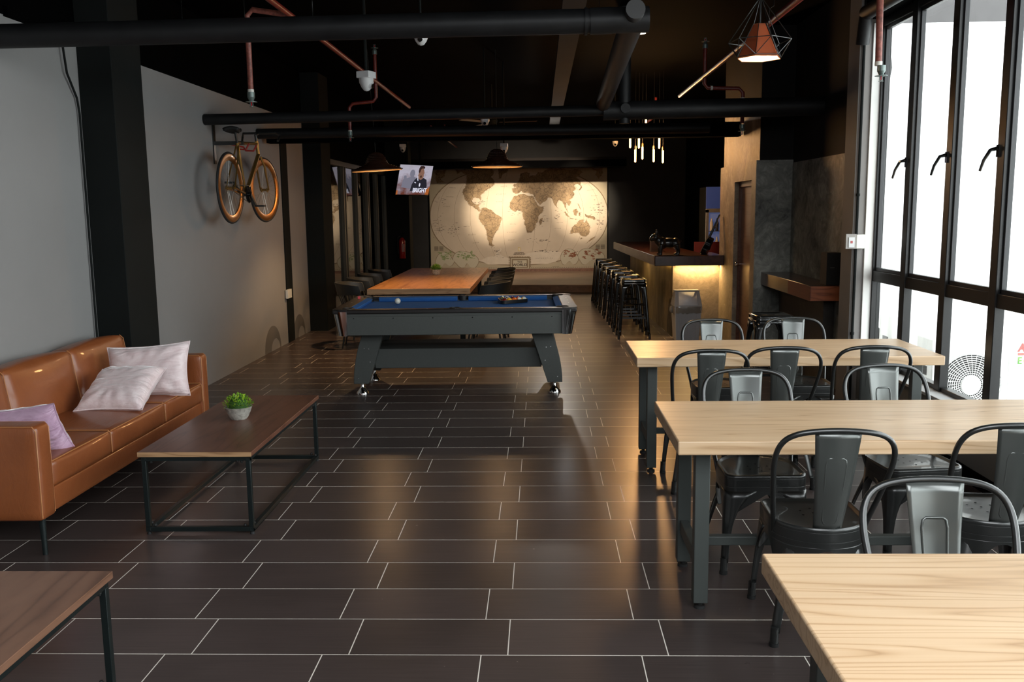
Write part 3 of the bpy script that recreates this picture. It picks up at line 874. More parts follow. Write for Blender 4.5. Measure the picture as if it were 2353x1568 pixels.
for k in range(6):
    sc.lathe([(.0055, 0), (.004, .003), (0, .003)], 8, T=Matrix.Translation((-.88 + k * .345, -D + .014, .725)) @ Matrix.Rotation(pi / 2, 4, 'X'))
sc.build('cabinet_screws', M_HOLE, PT)
def pt(x, y, z): return tuple(PT_M @ Vector((x, y, z)))
PT_M = Matrix.Translation((-.765, 8.47, 0)) @ Matrix.Rotation(rad(1.2), 4, 'Z')
cue = MB().sphere((0, 0, 0), .0286, 24, 16).build('cue_ball', plain('ivory ball', (.80, .77, .65), .12, 0, .5))
cue.location = (-1.385, 8.72, .757 + .0286)
tag(cue, 'white cue ball alone on the left half of the blue cloth', 'ball')
ck = MB().cbox((0, 0, .0125), (.026, .026, .025)).lathe([(.009, .0252), (.005, .0254), (0, .024)], 10, 1).build('chalk_cube', [plain('red chalk paper', (.65, .06, .07), .6), plain('pink chalk', (.8, .3, .35), .9)], bevel=.001)
ck.location = (-1.775, 8.80, .803); ck.rotation_euler.z = .2
tag(ck, 'small red chalk cube on the left rail of the pool table', 'chalk')
# triangle rack with balls; apex to the left
rx, ry, rot = -.30, 8.74, rad(-172)
R_ = .0286; pitch = 2 * R_ + .0004
tri_c = []
for row in range(5):
    for k in range(row + 1):
        tri_c.append((row * pitch * .866, (k - row / 2) * pitch))
gx = sum(p[0] for p in tri_c) / 15
rk = thing('ball_rack', 'black triangle rack around the coloured balls on the blue cloth', 'rack', (rx, ry, .757), rot)
def tri_path(off, z, n=5):
    V3 = [(-gx - .0, 0), (4 * pitch * .866 - gx, 2 * pitch), (4 * pitch * .866 - gx, -2 * pitch)]
    out = []
    for i in range(3):
        c = Vector(V3[i]); a0 = [180, 60, -60][i]
        for k in range(n + 1):
            a = rad(a0 + 60 - 120 * k / n)
            out.append((c.x + off * cos(a), c.y + off * sin(a), z))
    return out
MB().loops([tri_path(R_ + .002, .004), tri_path(R_ + .002, .038), tri_path(R_ + .011, .038), tri_path(R_ + .011, .004), tri_path(R_ + .002, .004)], cap0=False, cap1=False).build('frame', plain('black plastic rack', (.006, .006, .006), .3), rk)
BC = [('maroon', (.16, .01, .012)), ('yellow', (.85, .45, .04)), ('green', (.01, .22, .13)), ('orange', (.85, .16, .03)), ('white with black band', (.8, .78, .7)),
      ('striped orange', (.75, .2, .04)), ('brown', (.35, .08, .03)), ('black', (.01, .01, .01)), ('striped yellow', (.8, .45, .06)), ('blue', (.02, .04, .3)),
      ('red', (.6, .02, .02)), ('striped green', (.02, .25, .12)), ('purple', (.1, .01, .15)), ('striped red', (.6, .05, .04)), ('striped blue', (.03, .07, .35))]
order = sorted(range(15), key=lambda i: (-(tri_c[i][1]), tri_c[i][0]))  # rows nearest the viewer first
desc = []
for n_, i in enumerate(order):
    bx, by = tri_c[i][0] - gx, tri_c[i][1]
    q = Matrix.Translation((rx, ry, .757 + R_)) @ Matrix.Rotation(rot, 4, 'Z') @ Vector((bx, by, 0))
    desc.append((q, n_))
desc.sort(key=lambda d: (round(d[0].y, 2), d[0].x))
for k, (q, _) in enumerate(desc):
    nm, c = BC[k]
    stripe = 'striped' in nm or 'band' in nm
    m = MB().sphere((0, 0, 0), R_, 20, 14)
    o = m.build('billiard_ball', [plain('ball ' + nm, c, .12, 0, .5), plain('ball white', (.8, .76, .65), .12, 0, .5)])
    if stripe:
        for p in o.data.polygons:
            if abs(p.center.z) > .017: p.material_index = 1
    o.location = q; o.rotation_euler = (random.uniform(-1, 1), random.uniform(-1, 1), 0)
    tag(o, nm + ' billiard ball inside the black triangle rack', 'ball', 'billiard balls in the rack')

# ------------------------------------------------------------------ long oak table with black chairs
ot = thing('oak_table', 'long warm oak table with a small plant, behind the pool table', 'table', (-1.42, 12.36, 0))
MB().box(-.60, .60, -1.87, 1.87, .685, .75).build('tabletop', M_OAK, ot, bevel=.004)
MB().box(-.60, .60, -1.8715, -1.87, .686, .749).build('end_grain_edge', M_EDGE, ot)
for sy in (-1, 1):
    for sx in (-1, 1):
        MB().box(sx * .48 - .03, sx * .48 + .03, sy * 1.55 - .03, sy * 1.55 + .03, 0, .685).build('leg', M_STEEL, ot, bevel=.003)
    MB().box(-.45, .45, sy * 1.55 - .02, sy * 1.55 + .02, .635, .685).build('apron', M_STEEL, ot)
MB().box(-.02, .02, -1.53, 1.53, .635, .68).build('centre_rail', M_STEEL, ot)
def spindle_chair():
    t = thing('spindle_chair', '', 'chair')
    M_BW = plain('matt black wood', (.010, .011, .011), .5)
    MB().lathe([(.0, .435), (.20, .435), (.215, .447), (.21, .458), (.17, .452), (0, .448)], 28).build('seat', plain('dark red vinyl', (.07, .008, .008), .35), t)
    def bk(s_, u, v):
        a = rad(-100 + 200 * u) - pi / 2
        r = .262 + s_
        ez = .5 + .5 * cos(rad(-100 + 200 * u) * .9)
        z0 = .665 - .02 * ez; z1 = .735 + .06 * ez
        z = z0 + (z1 - z0) * v
        return (r * cos(a) * (1 + .05 * v), r * sin(a) - .0 - .03 * v, z)
    n = 24
    L_ = []
    for i in range(n + 1):
        u = i / n
        L_.append([bk(-.008, u, 0), bk(.008, u, 0), bk(.008, u, 1), bk(-.008, u, 1)])
    MB().loops(L_).build('backrest', M_BW, t, bevel=.003)
    for k in range(9):
        u = .06 + .88 * k / 8
        a = rad(-100 + 200 * u) - pi / 2
        p = bk(0, u, .2)
        MB().tube([(.185 * cos(a), .185 * sin(a), .445), p], .0075, 8).build('spindle', M_BW, t)
    for sx in (-1, 1):
        for sy in (-1, 1):
            MB().tube([(sx * .14, sy * .14, .44), (sx * .20, sy * .21, 0)], [.015, .010], 10).build('leg', M_BW, t)
    return t
wch = spindle_chair()
lefts = [(-2.22, 11.05), (-2.24, 11.82), (-2.25, 12.58), (-2.26, 13.42)]
rights = [(-.66, 10.95), (-.655, 11.56), (-.655, 12.17), (-.66, 12.80), (-.67, 13.5)]
for i, (x, y) in enumerate(lefts + rights):
    c = wch if i == 0 else dup(wch)
    c.location = (x, y, 0)
    c.rotation_euler = (0, 0, rad(-84) if i < 4 else rad(84))
    side = 'glass partition' if i < 4 else 'open floor'
    k = i if i < 4 else i - 4
    rank = 'nearest to the viewer' if k == 0 else names[k] + ' from the front'
    c['label'] = 'black spindle chair on the %s side of the oak table, %s' % (side, rank)
    c['group'] = 'black spindle chairs at the long oak table'

# ------------------------------------------------------------------ stage, map
def stage():
    P = [(-3.4, 22.05), (-3.4, 18.45)]
    for i in range(25):
        x = -3.4 + 5.2 * i / 24
        P.append((x, 18.30 - .42 * (max(0, x + 2.4) / 4.2) ** 1.0 if x < 1.2 else 17.93 + (x - 1.2) * .35))
    P.append((1.8, 22.05))
    return P
sp_ = stage()
st = MB().prism(sp_, 0, .125, 'z', 1).prism([(x, y - (.02 if 0 < i < len(sp_) - 1 else 0)) for i, (x, y) in enumerate(sp_)], .125, .15, 'z', 0)
struct('trim_9', st, [M_PLANK, plain('brown stage face', (.16, .095, .055), .45, var=.3, vs=8)], bevel=.003)
struct('baseboard_back', MB().box(-2.7, 1.62, 21.97, YB, .15, .215), M_WALNUT2)
MX0, MX1, MZ0, MZ1 = -2.655, 1.592, .215, 2.60
mp = thing('wall_map', 'large world map mural lit by spotlights on the rear wall', 'map', ((MX0 + MX1) / 2, YB - .03, MZ0))
mcx = (MX0 + MX1) / 2
def mc(u, v):                                               # map drawing units -> local metres
    return ((u - 1160) / 2074 * (MX1 - MX0), (1250 - v) / 1155 * (MZ1 - MZ0))
def coast(pts, R, k=2):
    for _ in range(k):
        out = []
        for i, p in enumerate(pts):
            q = pts[(i + 1) % len(pts)]
            dx, dy = q[0] - p[0], q[1] - p[1]
            f = R.uniform(-.16, .16)
            out += [p, (p[0] + dx / 2 - dy * f, max(97, p[1] + dy / 2 + dx * f))]
        pts = out
    return pts
def mpoly(mb, pts, m, d):
    mb.add([(mc(*p)[0], -d, mc(*p)[1]) for p in pts], [tuple(range(len(pts)))], m)
M_PAPER = plain('map paper', (.42, .37, .27), .7, var=.06, vs=2)
MB().box(MX0 - mcx, MX1 - mcx, 0, .02, 0, MZ1 - MZ0).build('backing_board', M_PAPER, mp)
MB().box(MX0 - mcx - .02, MX0 - mcx, -.012, .02, 0, MZ1 - MZ0).box(MX1 - mcx, MX1 - mcx + .02, -.012, .02, 0, MZ1 - MZ0).build('edge_strip', M_BLK2, mp)
def ocean_mat():
    m, nt, b = nt_new('map ocean print')
    g = G(nt)
    n = g.noise(g.coord((1, 1, 1)), 1.4, 5, .6)
    g.l(g.ramp(n, ((.3, (.50, .43, .34)), (.7, (.60, .52, .42)))), b.inputs['Base Color'])
    b.inputs['Roughness'].default_value = .7
    return m
def land_mat(nm, a, b_, lines):
    m, nt, b = nt_new(nm)
    g = G(nt)
    v = g.n('ShaderNodeTexVoronoi', feature='DISTANCE_TO_EDGE')
    v.inputs['Scale'].default_value = lines
    nn = g.n('ShaderNodeTexNoise'); nn.inputs['Scale'].default_value = 9; nn.inputs['Detail'].default_value = 4
    c = g.coord()
    g.l(c, nn.inputs['Vector'])
    va = g.n('ShaderNodeVectorMath', operation='MULTIPLY_ADD')
    g.l(nn.outputs[1], va.inputs[0]); va.inputs[1].default_value = (.16, .16, .16); g.l(c, va.inputs[2])
    g.l(va.outputs[0], v.inputs['Vector'])
    col = g.ramp(g.noise(c, 3.5, 6, .7), ((.35, a), (.65, b_)))
    ln = g.math('LESS_THAN', v.outputs['Distance'], .045)
    f3 = g.noise(c, 45, 3, .8)
    sc_ = g.math('GREATER_THAN', f3, .56)
    f = g.math('MINIMUM', g.math('ADD', g.math('MULTIPLY', ln, .6), g.math('MULTIPLY', sc_, .5)), .85)
    g.l(g.mix(f, col, (.09, .06, .035)), b.inputs['Base Color'])
    b.inputs['Roughness'].default_value = .7
    return m
M_OCEAN = ocean_mat()
M_LAND = land_mat('map land print', (.20, .135, .07), (.36, .26, .15), 9)
M_ICE = plain('map ice print', (.62, .56, .47), .7, var=.08, vs=5)
M_RIM = plain('map oval rim print', (.20, .15, .09), .7)
M_GREEN = plain('map green print', (.24, .30, .14), .7, var=.4, vs=30)
M_BRN = plain('map brown print', (.22, .08, .035), .7, var=.4, vs=30)
M_INK = plain('map ink', (.05, .035, .025), .7)
M_INSET = plain('map inset print', (.50, .47, .37), .7)
def oval(a, b_, cx=1165, cy=640, n=72, e=2.25):
    out = []
    for i in range(n):
        t = 2 * pi * i / n
        c, s_ = cos(t), sin(t)
        u = cx + a * math.copysign(abs(c) ** (2 / e), c); v = cy + b_ * math.copysign(abs(s_) ** (2 / e), s_)
        out.append((u, min(max(v, 97), 1249)))
    return out
pr = MB()
mpoly(pr, oval(1046, 572), 3, .0010)
mpoly(pr, oval(1036, 562), 0, .0015)
LANDS = [
 [(440, 97), (455, 150), (500, 120), (560, 150), (565, 200), (560, 250), (545, 290), (520, 330), (512, 362), (530, 400), (548, 450), (575, 492), (600, 512), (640, 532), (680, 560), (700, 582), (722, 574), (705, 552), (692, 520), (712, 492), (680, 500), (645, 486), (622, 450), (640, 422), (682, 424), (708, 432), (722, 462), (728, 430), (720, 402), (745, 376), (772, 350), (802, 330), (850, 300), (884, 276), (890, 236), (866, 206), (846, 186), (880, 140), (860, 97)],
 [(930, 97), (935, 150), (945, 205), (965, 205), (1000, 150), (1045, 120), (1050, 97)],
 [(735, 545), (765, 538), (800, 545), (830, 560), (862, 582), (892, 610), (930, 630), (967, 655), (960, 692), (945, 732), (922, 790), (892, 830), (868, 872), (858, 912), (848, 950), (872, 976), (842, 984), (812, 964), (794, 910), (785, 850), (776, 790), (758, 742), (716, 700), (697, 660), (700, 620), (718, 588)],
 [(1095, 440), (1130, 402), (1180, 390), (1232, 384), (1262, 402), (1332, 412), (1352, 442), (1380, 492), (1402, 527), (1462, 530), (1455, 562), (1430, 610), (1395, 652), (1390, 702), (1365, 747), (1348, 792), (1310, 830), (1270, 836), (1254, 800), (1234, 742), (1240, 692), (1214, 650), (1214, 602), (1180, 575), (1122, 586), (1085, 570), (1060, 532), (1064, 482)],
 [(1447, 662), (1434, 722), (1410, 748), (1403, 702), (1422, 672)],
 [(1100, 362), (1095, 320), (1140, 312), (1120, 280), (1160, 252), (1180, 222), (1190, 160), (1250, 136), (1300, 152), (1290, 190), (1400, 140), (1500, 112), (1700, 99), (1850, 110), (1905, 150), (1832, 202), (1885, 240), (1892, 302), (1860, 280), (1812, 300), (1834, 330), (1802, 362), (1817, 402), (1790, 440), (1760, 456), (1776, 500), (1752, 530), (1732, 502), (1716, 470), (1722, 560), (1742, 602), (1700, 540), (1680, 480), (1640, 460), (1612, 500), (1622, 556), (1590, 520), (1560, 450), (1512, 430), (1482, 470), (1412, 520), (1372, 460), (1342, 402), (1300, 382), (1240, 372), (1202, 350), (1170, 376), (1130, 382)],
 [(1708, 588), (1762, 650), (1742, 652), (1700, 602)], [(1760, 660), (1842, 678), (1832, 690), (1765, 674)], [(1800, 590), (1842, 560), (1862, 590), (1842, 640), (1812, 630)],
 [(1868, 600), (1890, 605), (1885, 650), (1868, 640)], [(1940, 620), (2000, 640), (2062, 680), (2040, 692), (1980, 672), (1945, 650)], [(1860, 500), (1880, 540), (1892, 572), (1866, 532)], [(1890, 285), (1905, 320), (1880, 352), (1868, 345), (1888, 322)],
 [(1782, 850), (1770, 840), (1785, 790), (1800, 762), (1840, 740), (1862, 710), (1890, 690), (1922, 690), (1916, 716), (1940, 726), (1956, 682), (1976, 730), (2002, 780), (1996, 830), (1960, 876), (1922, 880), (1890, 868), (1870, 840), (1830, 842)],
 [(1885, 900), (1912, 900), (1894, 920)], [(2062, 880), (2045, 905), (1998, 935), (1955, 965), (1990, 928), (2035, 893)], [(1105, 290), (1125, 262), (1140, 300), (1118, 312)],
 [(2010, 97), (2140, 97), (2150, 150), (2100, 230), (2060, 180), (2080, 140)], [(190, 130), (240, 97), (330, 97), (310, 170), (260, 200), (300, 240), (220, 250)],
]
RC = random.Random(11)
for i, p in enumerate(LANDS):
    q = coast(p, RC, 3 if len(p) > 12 else 2)
    cu, cv = sum(a for a, b in q) / len(q), sum(b for a, b in q) / len(q)
    mpoly(pr, q, 1, .0022)
    for j in range(0, len(q), 2):                           # place names bristling along the coasts
        a, b_ = q[j]
        if 150 < a < 2180 and RC.random() < .75:
            d_ = 1 if a > cu else -1
            w_ = RC.uniform(5, 15)
            mpoly(pr, [(a, b_), (a + d_ * w_, b_), (a + d_ * w_, b_ + 1.7), (a, b_ + 1.7)], 4, .0025)
mpoly(pr, [(700, 1152), (790, 1110), (885, 1095), (895, 1040), (950, 1008), (962, 1020), (930, 1070), (985, 1110), (1100, 1135), (1220, 1100), (1260, 1070), (1400, 1048), (1560, 1045), (1660, 1062), (1640, 1120), (1600, 1170), (1500, 1195), (1100, 1200), (800, 1195)], 2, .0020)
R7 = random.Random(7)
for cx, cy, sx, sy, n in ((190, 760, 90, 130, 40), (370, 790, 120, 60, 40), (2100, 580, 90, 90, 50), (2110, 740, 60, 60, 26), (1430, 690, 90, 60, 26), (260, 430, 90, 50, 14), (1600, 640, 60, 60, 16), (1850, 1060, 10, 10, 1), (720, 470, 70, 30, 20), (1150, 580, 80, 90, 24), (900, 1060, 60, 60, 22), (1480, 1050, 130, 14, 26), (1400, 920, 160, 30, 20)):
    for k in range(n):
        u, v = R7.gauss(cx, sx * .5), R7.gauss(cy, sy * .5)
        if not 140 < u < 2190: continue
        a, b_ = R7.uniform(4, 22), R7.uniform(1.2, 3)
        mpoly(pr, [(u - a, v), (u, v - b_), (u + a, v), (u, v + b_)], 4, .0024 + k * 2e-6)
for pts, cm in (([(170, 1235), (178, 1130), (225, 1060), (285, 1040), (340, 1065), (378, 1140), (403, 1160), (350, 1225), (285, 1165), (250, 1225)], 5),
                ([(378, 1140), (395, 1080), (450, 1035), (560, 1045), (650, 1090), (697, 1150), (650, 1235), (590, 1235), (550, 1165), (520, 1225), (470, 1235), (403, 1160)], 5),
                ([(1645, 1130), (1680, 1050), (1755, 1015), (1820, 1050), (1850, 1100), (1870, 1150), (1810, 1225), (1757, 1150), (1690, 1230)], 6),
                ([(1850, 1100), (1890, 1040), (1960, 1015), (2080, 1045), (2150, 1080), (2170, 1120), (2165, 1230), (2090, 1215), (2025, 1140), (1930, 1228), (1880, 1160)], 6)):
    for _ in range(2):
        pts = [((p[0] * a + q[0] * (1 - a)), (p[1] * a + q[1] * (1 - a))) for p, q in zip(pts, pts[1:] + pts[:1]) for a in (.75, .25)]
    mpoly(pr, [(u + (4 if u > sum(q[0] for q in pts) / len(pts) else -4), v + (3 if v > sum(q[1] for q in pts) / len(pts) else -3)) for u, v in pts], 3, .0026)
    mpoly(pr, pts, 7, .0030)
    u0, u1 = min(q[0] for q in pts), max(q[0] for q in pts)
    for k in range(34):
        t = k / 34
        u = u0 + (u1 - u0) * R7.uniform(.2, .85); v = R7.gauss(1090, 22) + 20 * math.sin(u / 20)
        a, b_ = R7.uniform(6, 26), R7.uniform(3, 12)
        mpoly(pr, [(u - a, v), (u - a * .3, v - b_), (u + a, v - b_ * .3), (u + a * .4, v + b_)], cm, .0034 + k * 2e-5)
for u0 in (165, 225, 2065, 2125):                            # legend text blocks
    for k in range(6): mpoly(pr, [(u0, 980 + k * 9), (u0 + 48, 980 + k * 9), (u0 + 48, 984 + k * 9), (u0, 984 + k * 9)], 4, .0026)
for k in range(95):                                          # dotted lower border
    u = 140 + k * 21.6
    mpoly(pr, [(u, 1236), (u + 9, 1236), (u + 9, 1241), (u, 1241)], 4, .0026)
# meridians of the oval
for k in range(-5, 6):
    if k == 0: continue
    for j in range(16):
        v0, v1 = 130 + j * 66, 130 + (j + 1) * 66
        def ux(v): return 1165 + k * 190 * math.sqrt(max(.05, 1 - ((v - 640) / 640) ** 2)) ** .8
        mpoly(pr, [(ux(v0), v0), (ux(v0) + 2.2, v0), (ux(v1) + 2.2, v1), (ux(v1), v1)], 3, .0019)
# title cartouche
def mrect(u0, v0, u1, v1, m, d): mpoly(pr, [(u0, v0), (u1, v0), (u1, v1), (u0, v1)], m, d)
mrect(1058, 1115, 1290, 1248, 3, .0036); mrect(1068, 1125, 1280, 1248, 7, .0040); mrect(1078, 1136, 1268, 1240, 3, .0044); mrect(1092, 1150, 1254, 1230, 7, .0048)
for k in range(26):
    a = k / 26
    u, v = (1050 + a * 500, 1112) if a < .5 else ((1048, 1115 + (a - .5) * 500) if a < .75 else (1298, 1115 + (a - .75) * 500))
    mpoly(pr, [(u - 9, v), (u, v - 9), (u + 9, v), (u, v + 9)], 3, .0042)
mrect(1152, 1002, 1182, 1042, 8, .0028); mrect(1157, 1007, 1177, 1037, 2, .0032)
pr.build('map_print', [M_OCEAN, M_LAND, M_ICE, M_RIM, M_INK, M_GREEN, M_BRN, M_INSET, plain('yellow frame print', (.55, .42, .10), .7)], mp, fix=False, smooth=False)
tx = MB()
def mt(s, u, v, size, rot=0, bold=0, shear=0, xs=1, space=1):
    x, z = mc(u, v)
    T = Matrix.Translation((x, -.006, z)) @ Matrix.Rotation(pi / 2, 4, 'X') @ Matrix.Rotation(rad(rot), 4, 'Z')
    text_mb(tx, s, size, T, 0, .0004, bold, xs, shear=shear, space=space)
mt('THE', 1172, 1180, .062, bold=.001, space=1.1); mt('WORLD', 1172, 1218, .088, bold=.002, xs=1.1)
mt('NATIONAL', 1168, 1070, .045, bold=.001); mt('GEOGRAPHIC', 1168, 1088, .045, bold=.001)
mt('ANTARCTICA', 1460, 1135, .034, space=2.3)
for s_, u, v, r_ in (('NORTH', 995, 300, 2), ('ATLANTIC', 960, 388, 0), ('OCEAN', 935, 475, 0), ('SOUTH', 1095, 735, 0), ('ATLANTIC', 1080, 828, 0), ('OCEAN', 1075, 918, 0),
                     ('SOUTH', 548, 755, 2), ('PACIFIC', 612, 852, 3), ('OCEAN', 655, 945, 6), ('INDIAN', 1640, 725, 0), ('OCEAN', 1620, 790, 0), ('NORTH', 395, 308, -6), ('PACIFIC', 360, 412, -3), ('OCEAN', 320, 522, 0),
                     ('NORTH', 1960, 282, 8), ('PACIFIC', 2005, 355, 6), ('OCEAN', 2045, 420, 0)):
    mt(s_, u, v, .028, r_, shear=.35, space=1.9)
mt('AUSTRALIA', 1892, 785, .028, space=1.5); mt('BRAZIL', 865, 680, .028, space=1.8); mt('UNITED STATES', 645, 358, .028, space=1.3); mt('CHINA', 1670, 358, .026, space=2)
mt('POLITICAL MAP', 1595, 1232, .022)
tx.build('lettering', M_INK, mp, fix=False, smooth=False)
sk = tag(MB().box(-3.26, -3.14, YB - .012, YB, .78, .87).box(-3.235, -3.165, YB - .016, YB - .012, .80, .85, 1).build('wall_socket', [M_PLASTW, plain('off white plastic', (.5, .5, .48), .4)], bevel=.002), 'white wall socket on the charcoal wall beside the map', 'socket')

# ------------------------------------------------------------------ television, extinguisher
TVM = None
def tv():
    c = Vector((-2.52, 18.5, 2.25)); ps, tl = rad(57), rad(15)
    T = Matrix.Translation(c) @ Matrix.Rotation(ps, 4, 'Z') @ Matrix.Rotation(tl, 4, 'X')
    t = thing('television', 'wall hung television tilted down, showing a footballer and the word BRIGHT', 'television')
    t.matrix_world = T
    w, h = .50, .30
    MB().box(-w - .015, w + .015, 0, .05, -h - .02, h + .015).build('casing', M_GLOSS, t, bevel=.005)
    m, nt, b = nt_new('lit screen background')
    g = G(nt)
    n = g.noise(g.coord((2, 1, 3)), 2.2, 4, .6)
    s_ = g.n('ShaderNodeSeparateXYZ'); tc = g.n('ShaderNodeTexCoord'); g.l(tc.outputs['Object'], s_.inputs[0])
    v = g.math('ADD', g.math('MULTIPLY', s_.outputs[2], 1.1), g.math('MULTIPLY', n, .9))
    col = g.ramp(v, ((.12, (.10, .03, .02)), (.3, (.16, .12, .14)), (.6, (.33, .31, .37)), (.9, (.28, .26, .30))))
    g.l(col, b.inputs['Emission Color']); b.inputs['Emission Strength'].default_value = 1.0
    b.inputs['Base Color'].default_value = (.01, .01, .01, 1); b.inputs['Roughness'].default_value = .2
    E_ = [m, emis('screen dark navy', (.012, .013, .02), 1), emis('screen skin', (.16, .085, .06), 1), emis('screen hair', (.025, .012, .012), 1), emis('screen white', (.55, .57, .68), 1), emis('screen ghost grey', (.13, .13, .17), 1), emis('screen orange', (.28, .08, .02), 1)]
    q = MB()
    q.add([(-w, -.001, -h), (w, -.001, -h), (w, -.001, h), (-w, -.001, h)], [(0, 1, 2, 3)], 0)
    def sp(pts, m_, d=.002):                                  # screen drawing: x 0..1, y 0..1 from bottom left
        q.add([((x * 2 - 1) * w, -d, (y * 2 - 1) * h) for x, y in pts], [tuple(range(len(pts)))], m_)
    def el(cx, cy, a, b_, m_, d=.003, n=20): sp([(cx + a * cos(2 * pi * i / n), cy + b_ * sin(2 * pi * i / n)) for i in range(n)], m_, d)
    sp([(.12, .25), (.15, .52), (.25, .55), (.36, .6), (.42, .2)], 5, .0018); el(.40, .72, .075, .13, 5, .0019); sp([(.3, .35), (.34, .6), (.45, .63), (.55, .55), (.5, .2)], 5, .0020); el(.20, .58, .045, .07, 5, .0020)
    sp([(.40, .12), (.43, .35), (.50, .52), (.58, .60), (.66, .52), (.76, .58), (.86, .52), (.90, .32), (.90, .15)], 1, .0022)
    sp([(.57, .60), (.585, .70), (.60, .90), (.70, .94), (.745, .82), (.765, .74), (.745, .70), (.755, .64), (.735, .56), (.68, .50), (.62, .54)], 2, .0026)
    sp([(.575, .80), (.58, .90), (.62, .985), (.70, 1.0 - .01), (.755, .95), (.75, .89), (.68, .90), (.64, .86), (.625, .76), (.59, .74)], 3, .0030)
    sp([(.57, .62), (.585, .64), (.60, .53), (.61, .49), (.595, .47), (.575, .52)], 4, .0030); sp([(.50, .44), (.55, .42), (.55, .39), (.50, .41)], 4, .0030); el(.67, .34, .022, .065, 4, .0030)
    sp([(.88, 0), (.90, .2), (.95, .22), (1, .3), (1, 0)], 6, .0018); sp([(0, 0), (0, .14), (.04, .15), (.05, 0)], 6, .0024)
    q.build('screen', E_, t, fix=False, smooth=False)
    x = MB()
    text_mb(x, 'BRIGHT', .125, Matrix.Translation(((.70 * 2 - 1) * w, -.005, (.085 * 2 - 1) * h)) @ Matrix.Rotation(pi / 2, 4, 'X'), 0, .0003, .004, 1.0)
    x.build('screen_caption', E_[4], t, fix=False, smooth=False)
    MB().tube([(0, .06, 0), (0, .2, .05)], .02).bar((0, .05, 0), (0, .08, 0), .2, .2).build('wall_bracket', M_BLK2, t)
tv()
tag(MB().tube([(-2.42, 18.64, 2.3), (-2.42, 18.66, H)], .022, 10).build('ceiling_pole', M_BLK2), 'black ceiling pole carrying the television', 'pole')
ex = thing('fire_extinguisher', 'red fire extinguisher hung on the black column by the map', 'fire extinguisher', (-2.87, 18.88, .66))
MB().lathe([(0, 0), (.062, .0), (.066, .01), (.066, .36), (.055, .395), (.03, .42), (.022, .43)], 22).build('cylinder', plain('red enamel', (.34, .012, .010), .25, 0, .4), ex)
MB().lathe([(.02, .43), (.02, .46), (.028, .465), (.028, .49), (0, .495)], 12).bar((0, 0, .48), (.07, -.02, .50), .014).bar((0, 0, .50), (.075, -.02, .54), .012).build('valve', M_BLK2, ex)
MB().tube([(-.02, 0, .47), (-.08, -.02, .44), (-.085, -.03, .3), (-.075, -.03, .1)], .011, 8).build('hose', M_RUB, ex)
MB().box(.0, .055, -.0675, -.066, .14, .30).build('label_sticker', plain('pale label', (.45, .25, .22), .6), ex)
MB().box(-.03, .03, .06, .12, .28, .34).build('bracket', M_BLK2, ex)

# ------------------------------------------------------------------ bar counter
bc = thing('bar_counter', 'plastered bar counter with thick dark wood top, lit from beneath', 'bar counter', (0, 0, 0))
MB().prism([(1.69, 11.72), (2.285, 11.72), (2.285, 12.2), (2.02, 12.2), (1.90, 16.1), (1.58, 16.1)], 0, .925, 'z').build('base', [M_TAN], bc)
MB().add([(1.684, 11.715, 0), (1.574, 16.1, 0), (1.574, 16.1, .925), (1.684, 11.715, .925)], [(0, 1, 2, 3)]).build('side_facing', M_TANS, bc)
MB().prism([(1.42, 11.40), (2.275, 11.40), (2.275, 12.25), (2.10, 12.25), (2.00, 16.3), (1.30, 16.3)], .925, 1.05, 'z').build('countertop', M_SLAB, bc, bevel=.006)
MB().add([(1.415, 11.40, .93), (1.295, 16.3, .93), (1.295, 16.3, 1.045), (1.415, 11.40, 1.045)], [(0, 1, 2, 3)]).build('side_edge', wood('greyed timber edge', (.22, .15, .12), (.17, .115, .09), (.08, .05, .04), (4, .6, 4), 6, .35, .5), bc)
led = emis('warm led strip', (1, .62, .16), 5)
MB().box(1.72, 2.26, 11.69, 11.705, .905, .922).bar((1.66, 11.8, .914), (1.56, 16.0, .914), .015, .015).build('led_strip', led, bc)
lamp('counter led', 'AREA', (2.0, 11.64, .915), 7, (1, .65, .28), (2.0, 11.68, 0), .55, sy=.03)
lamp('counter led', 'AREA', (1.57, 13.9, .915), 15, (1, .64, .26), (1.60, 13.9, 0), .03, sy=4.3)
bn = thing('waste_bin', 'grey push-lid bin with plastic liner in front of the bar', 'bin', (1.80, 11.30, 0), .02)
def taper(w0, d0, w1, d1, z0, z1): return [[(-w0, -d0, z0), (w0, -d0, z0), (w0, d0, z0), (-w0, d0, z0)], [(-w1, -d1, z1), (w1, -d1, z1), (w1, d1, z1), (-w1, d1, z1)]]
M_BIN = plain('grey bin plastic', (.42, .42, .425), .5)
MB().loops(taper(.14, .12, .168, .15, 0, .44)).build('bucket', M_BIN, bn, bevel=.008)
rb = MB()
for k in range(9): rb.bar((-.125 + k * .031, -.1235, .01), (-.148 + k * .037, -.1505, .42), .008, .005)
rb.build('bucket_ribs', M_BIN, bn)
MB().loops(taper(.172, .155, .15, .06, .44, .62)).box(-.155, .155, -.06, .06, .62, .635).build('lid', M_BIN, bn, bevel=.006)
MB().add([(-.115, -.151, .455), (.115, -.151, .455), (.108, -.068, .615), (-.108, -.068, .615)], [(0, 1, 2, 3)]).build('flap', plain('white bin flap', (.85, .86, .88), .45), bn, solid=.006)
lin = MB()
Rl = random.Random(3)
for k in range(46):
    a = 2 * pi * k / 46
pts0, pts1, pts2 = [], [], []
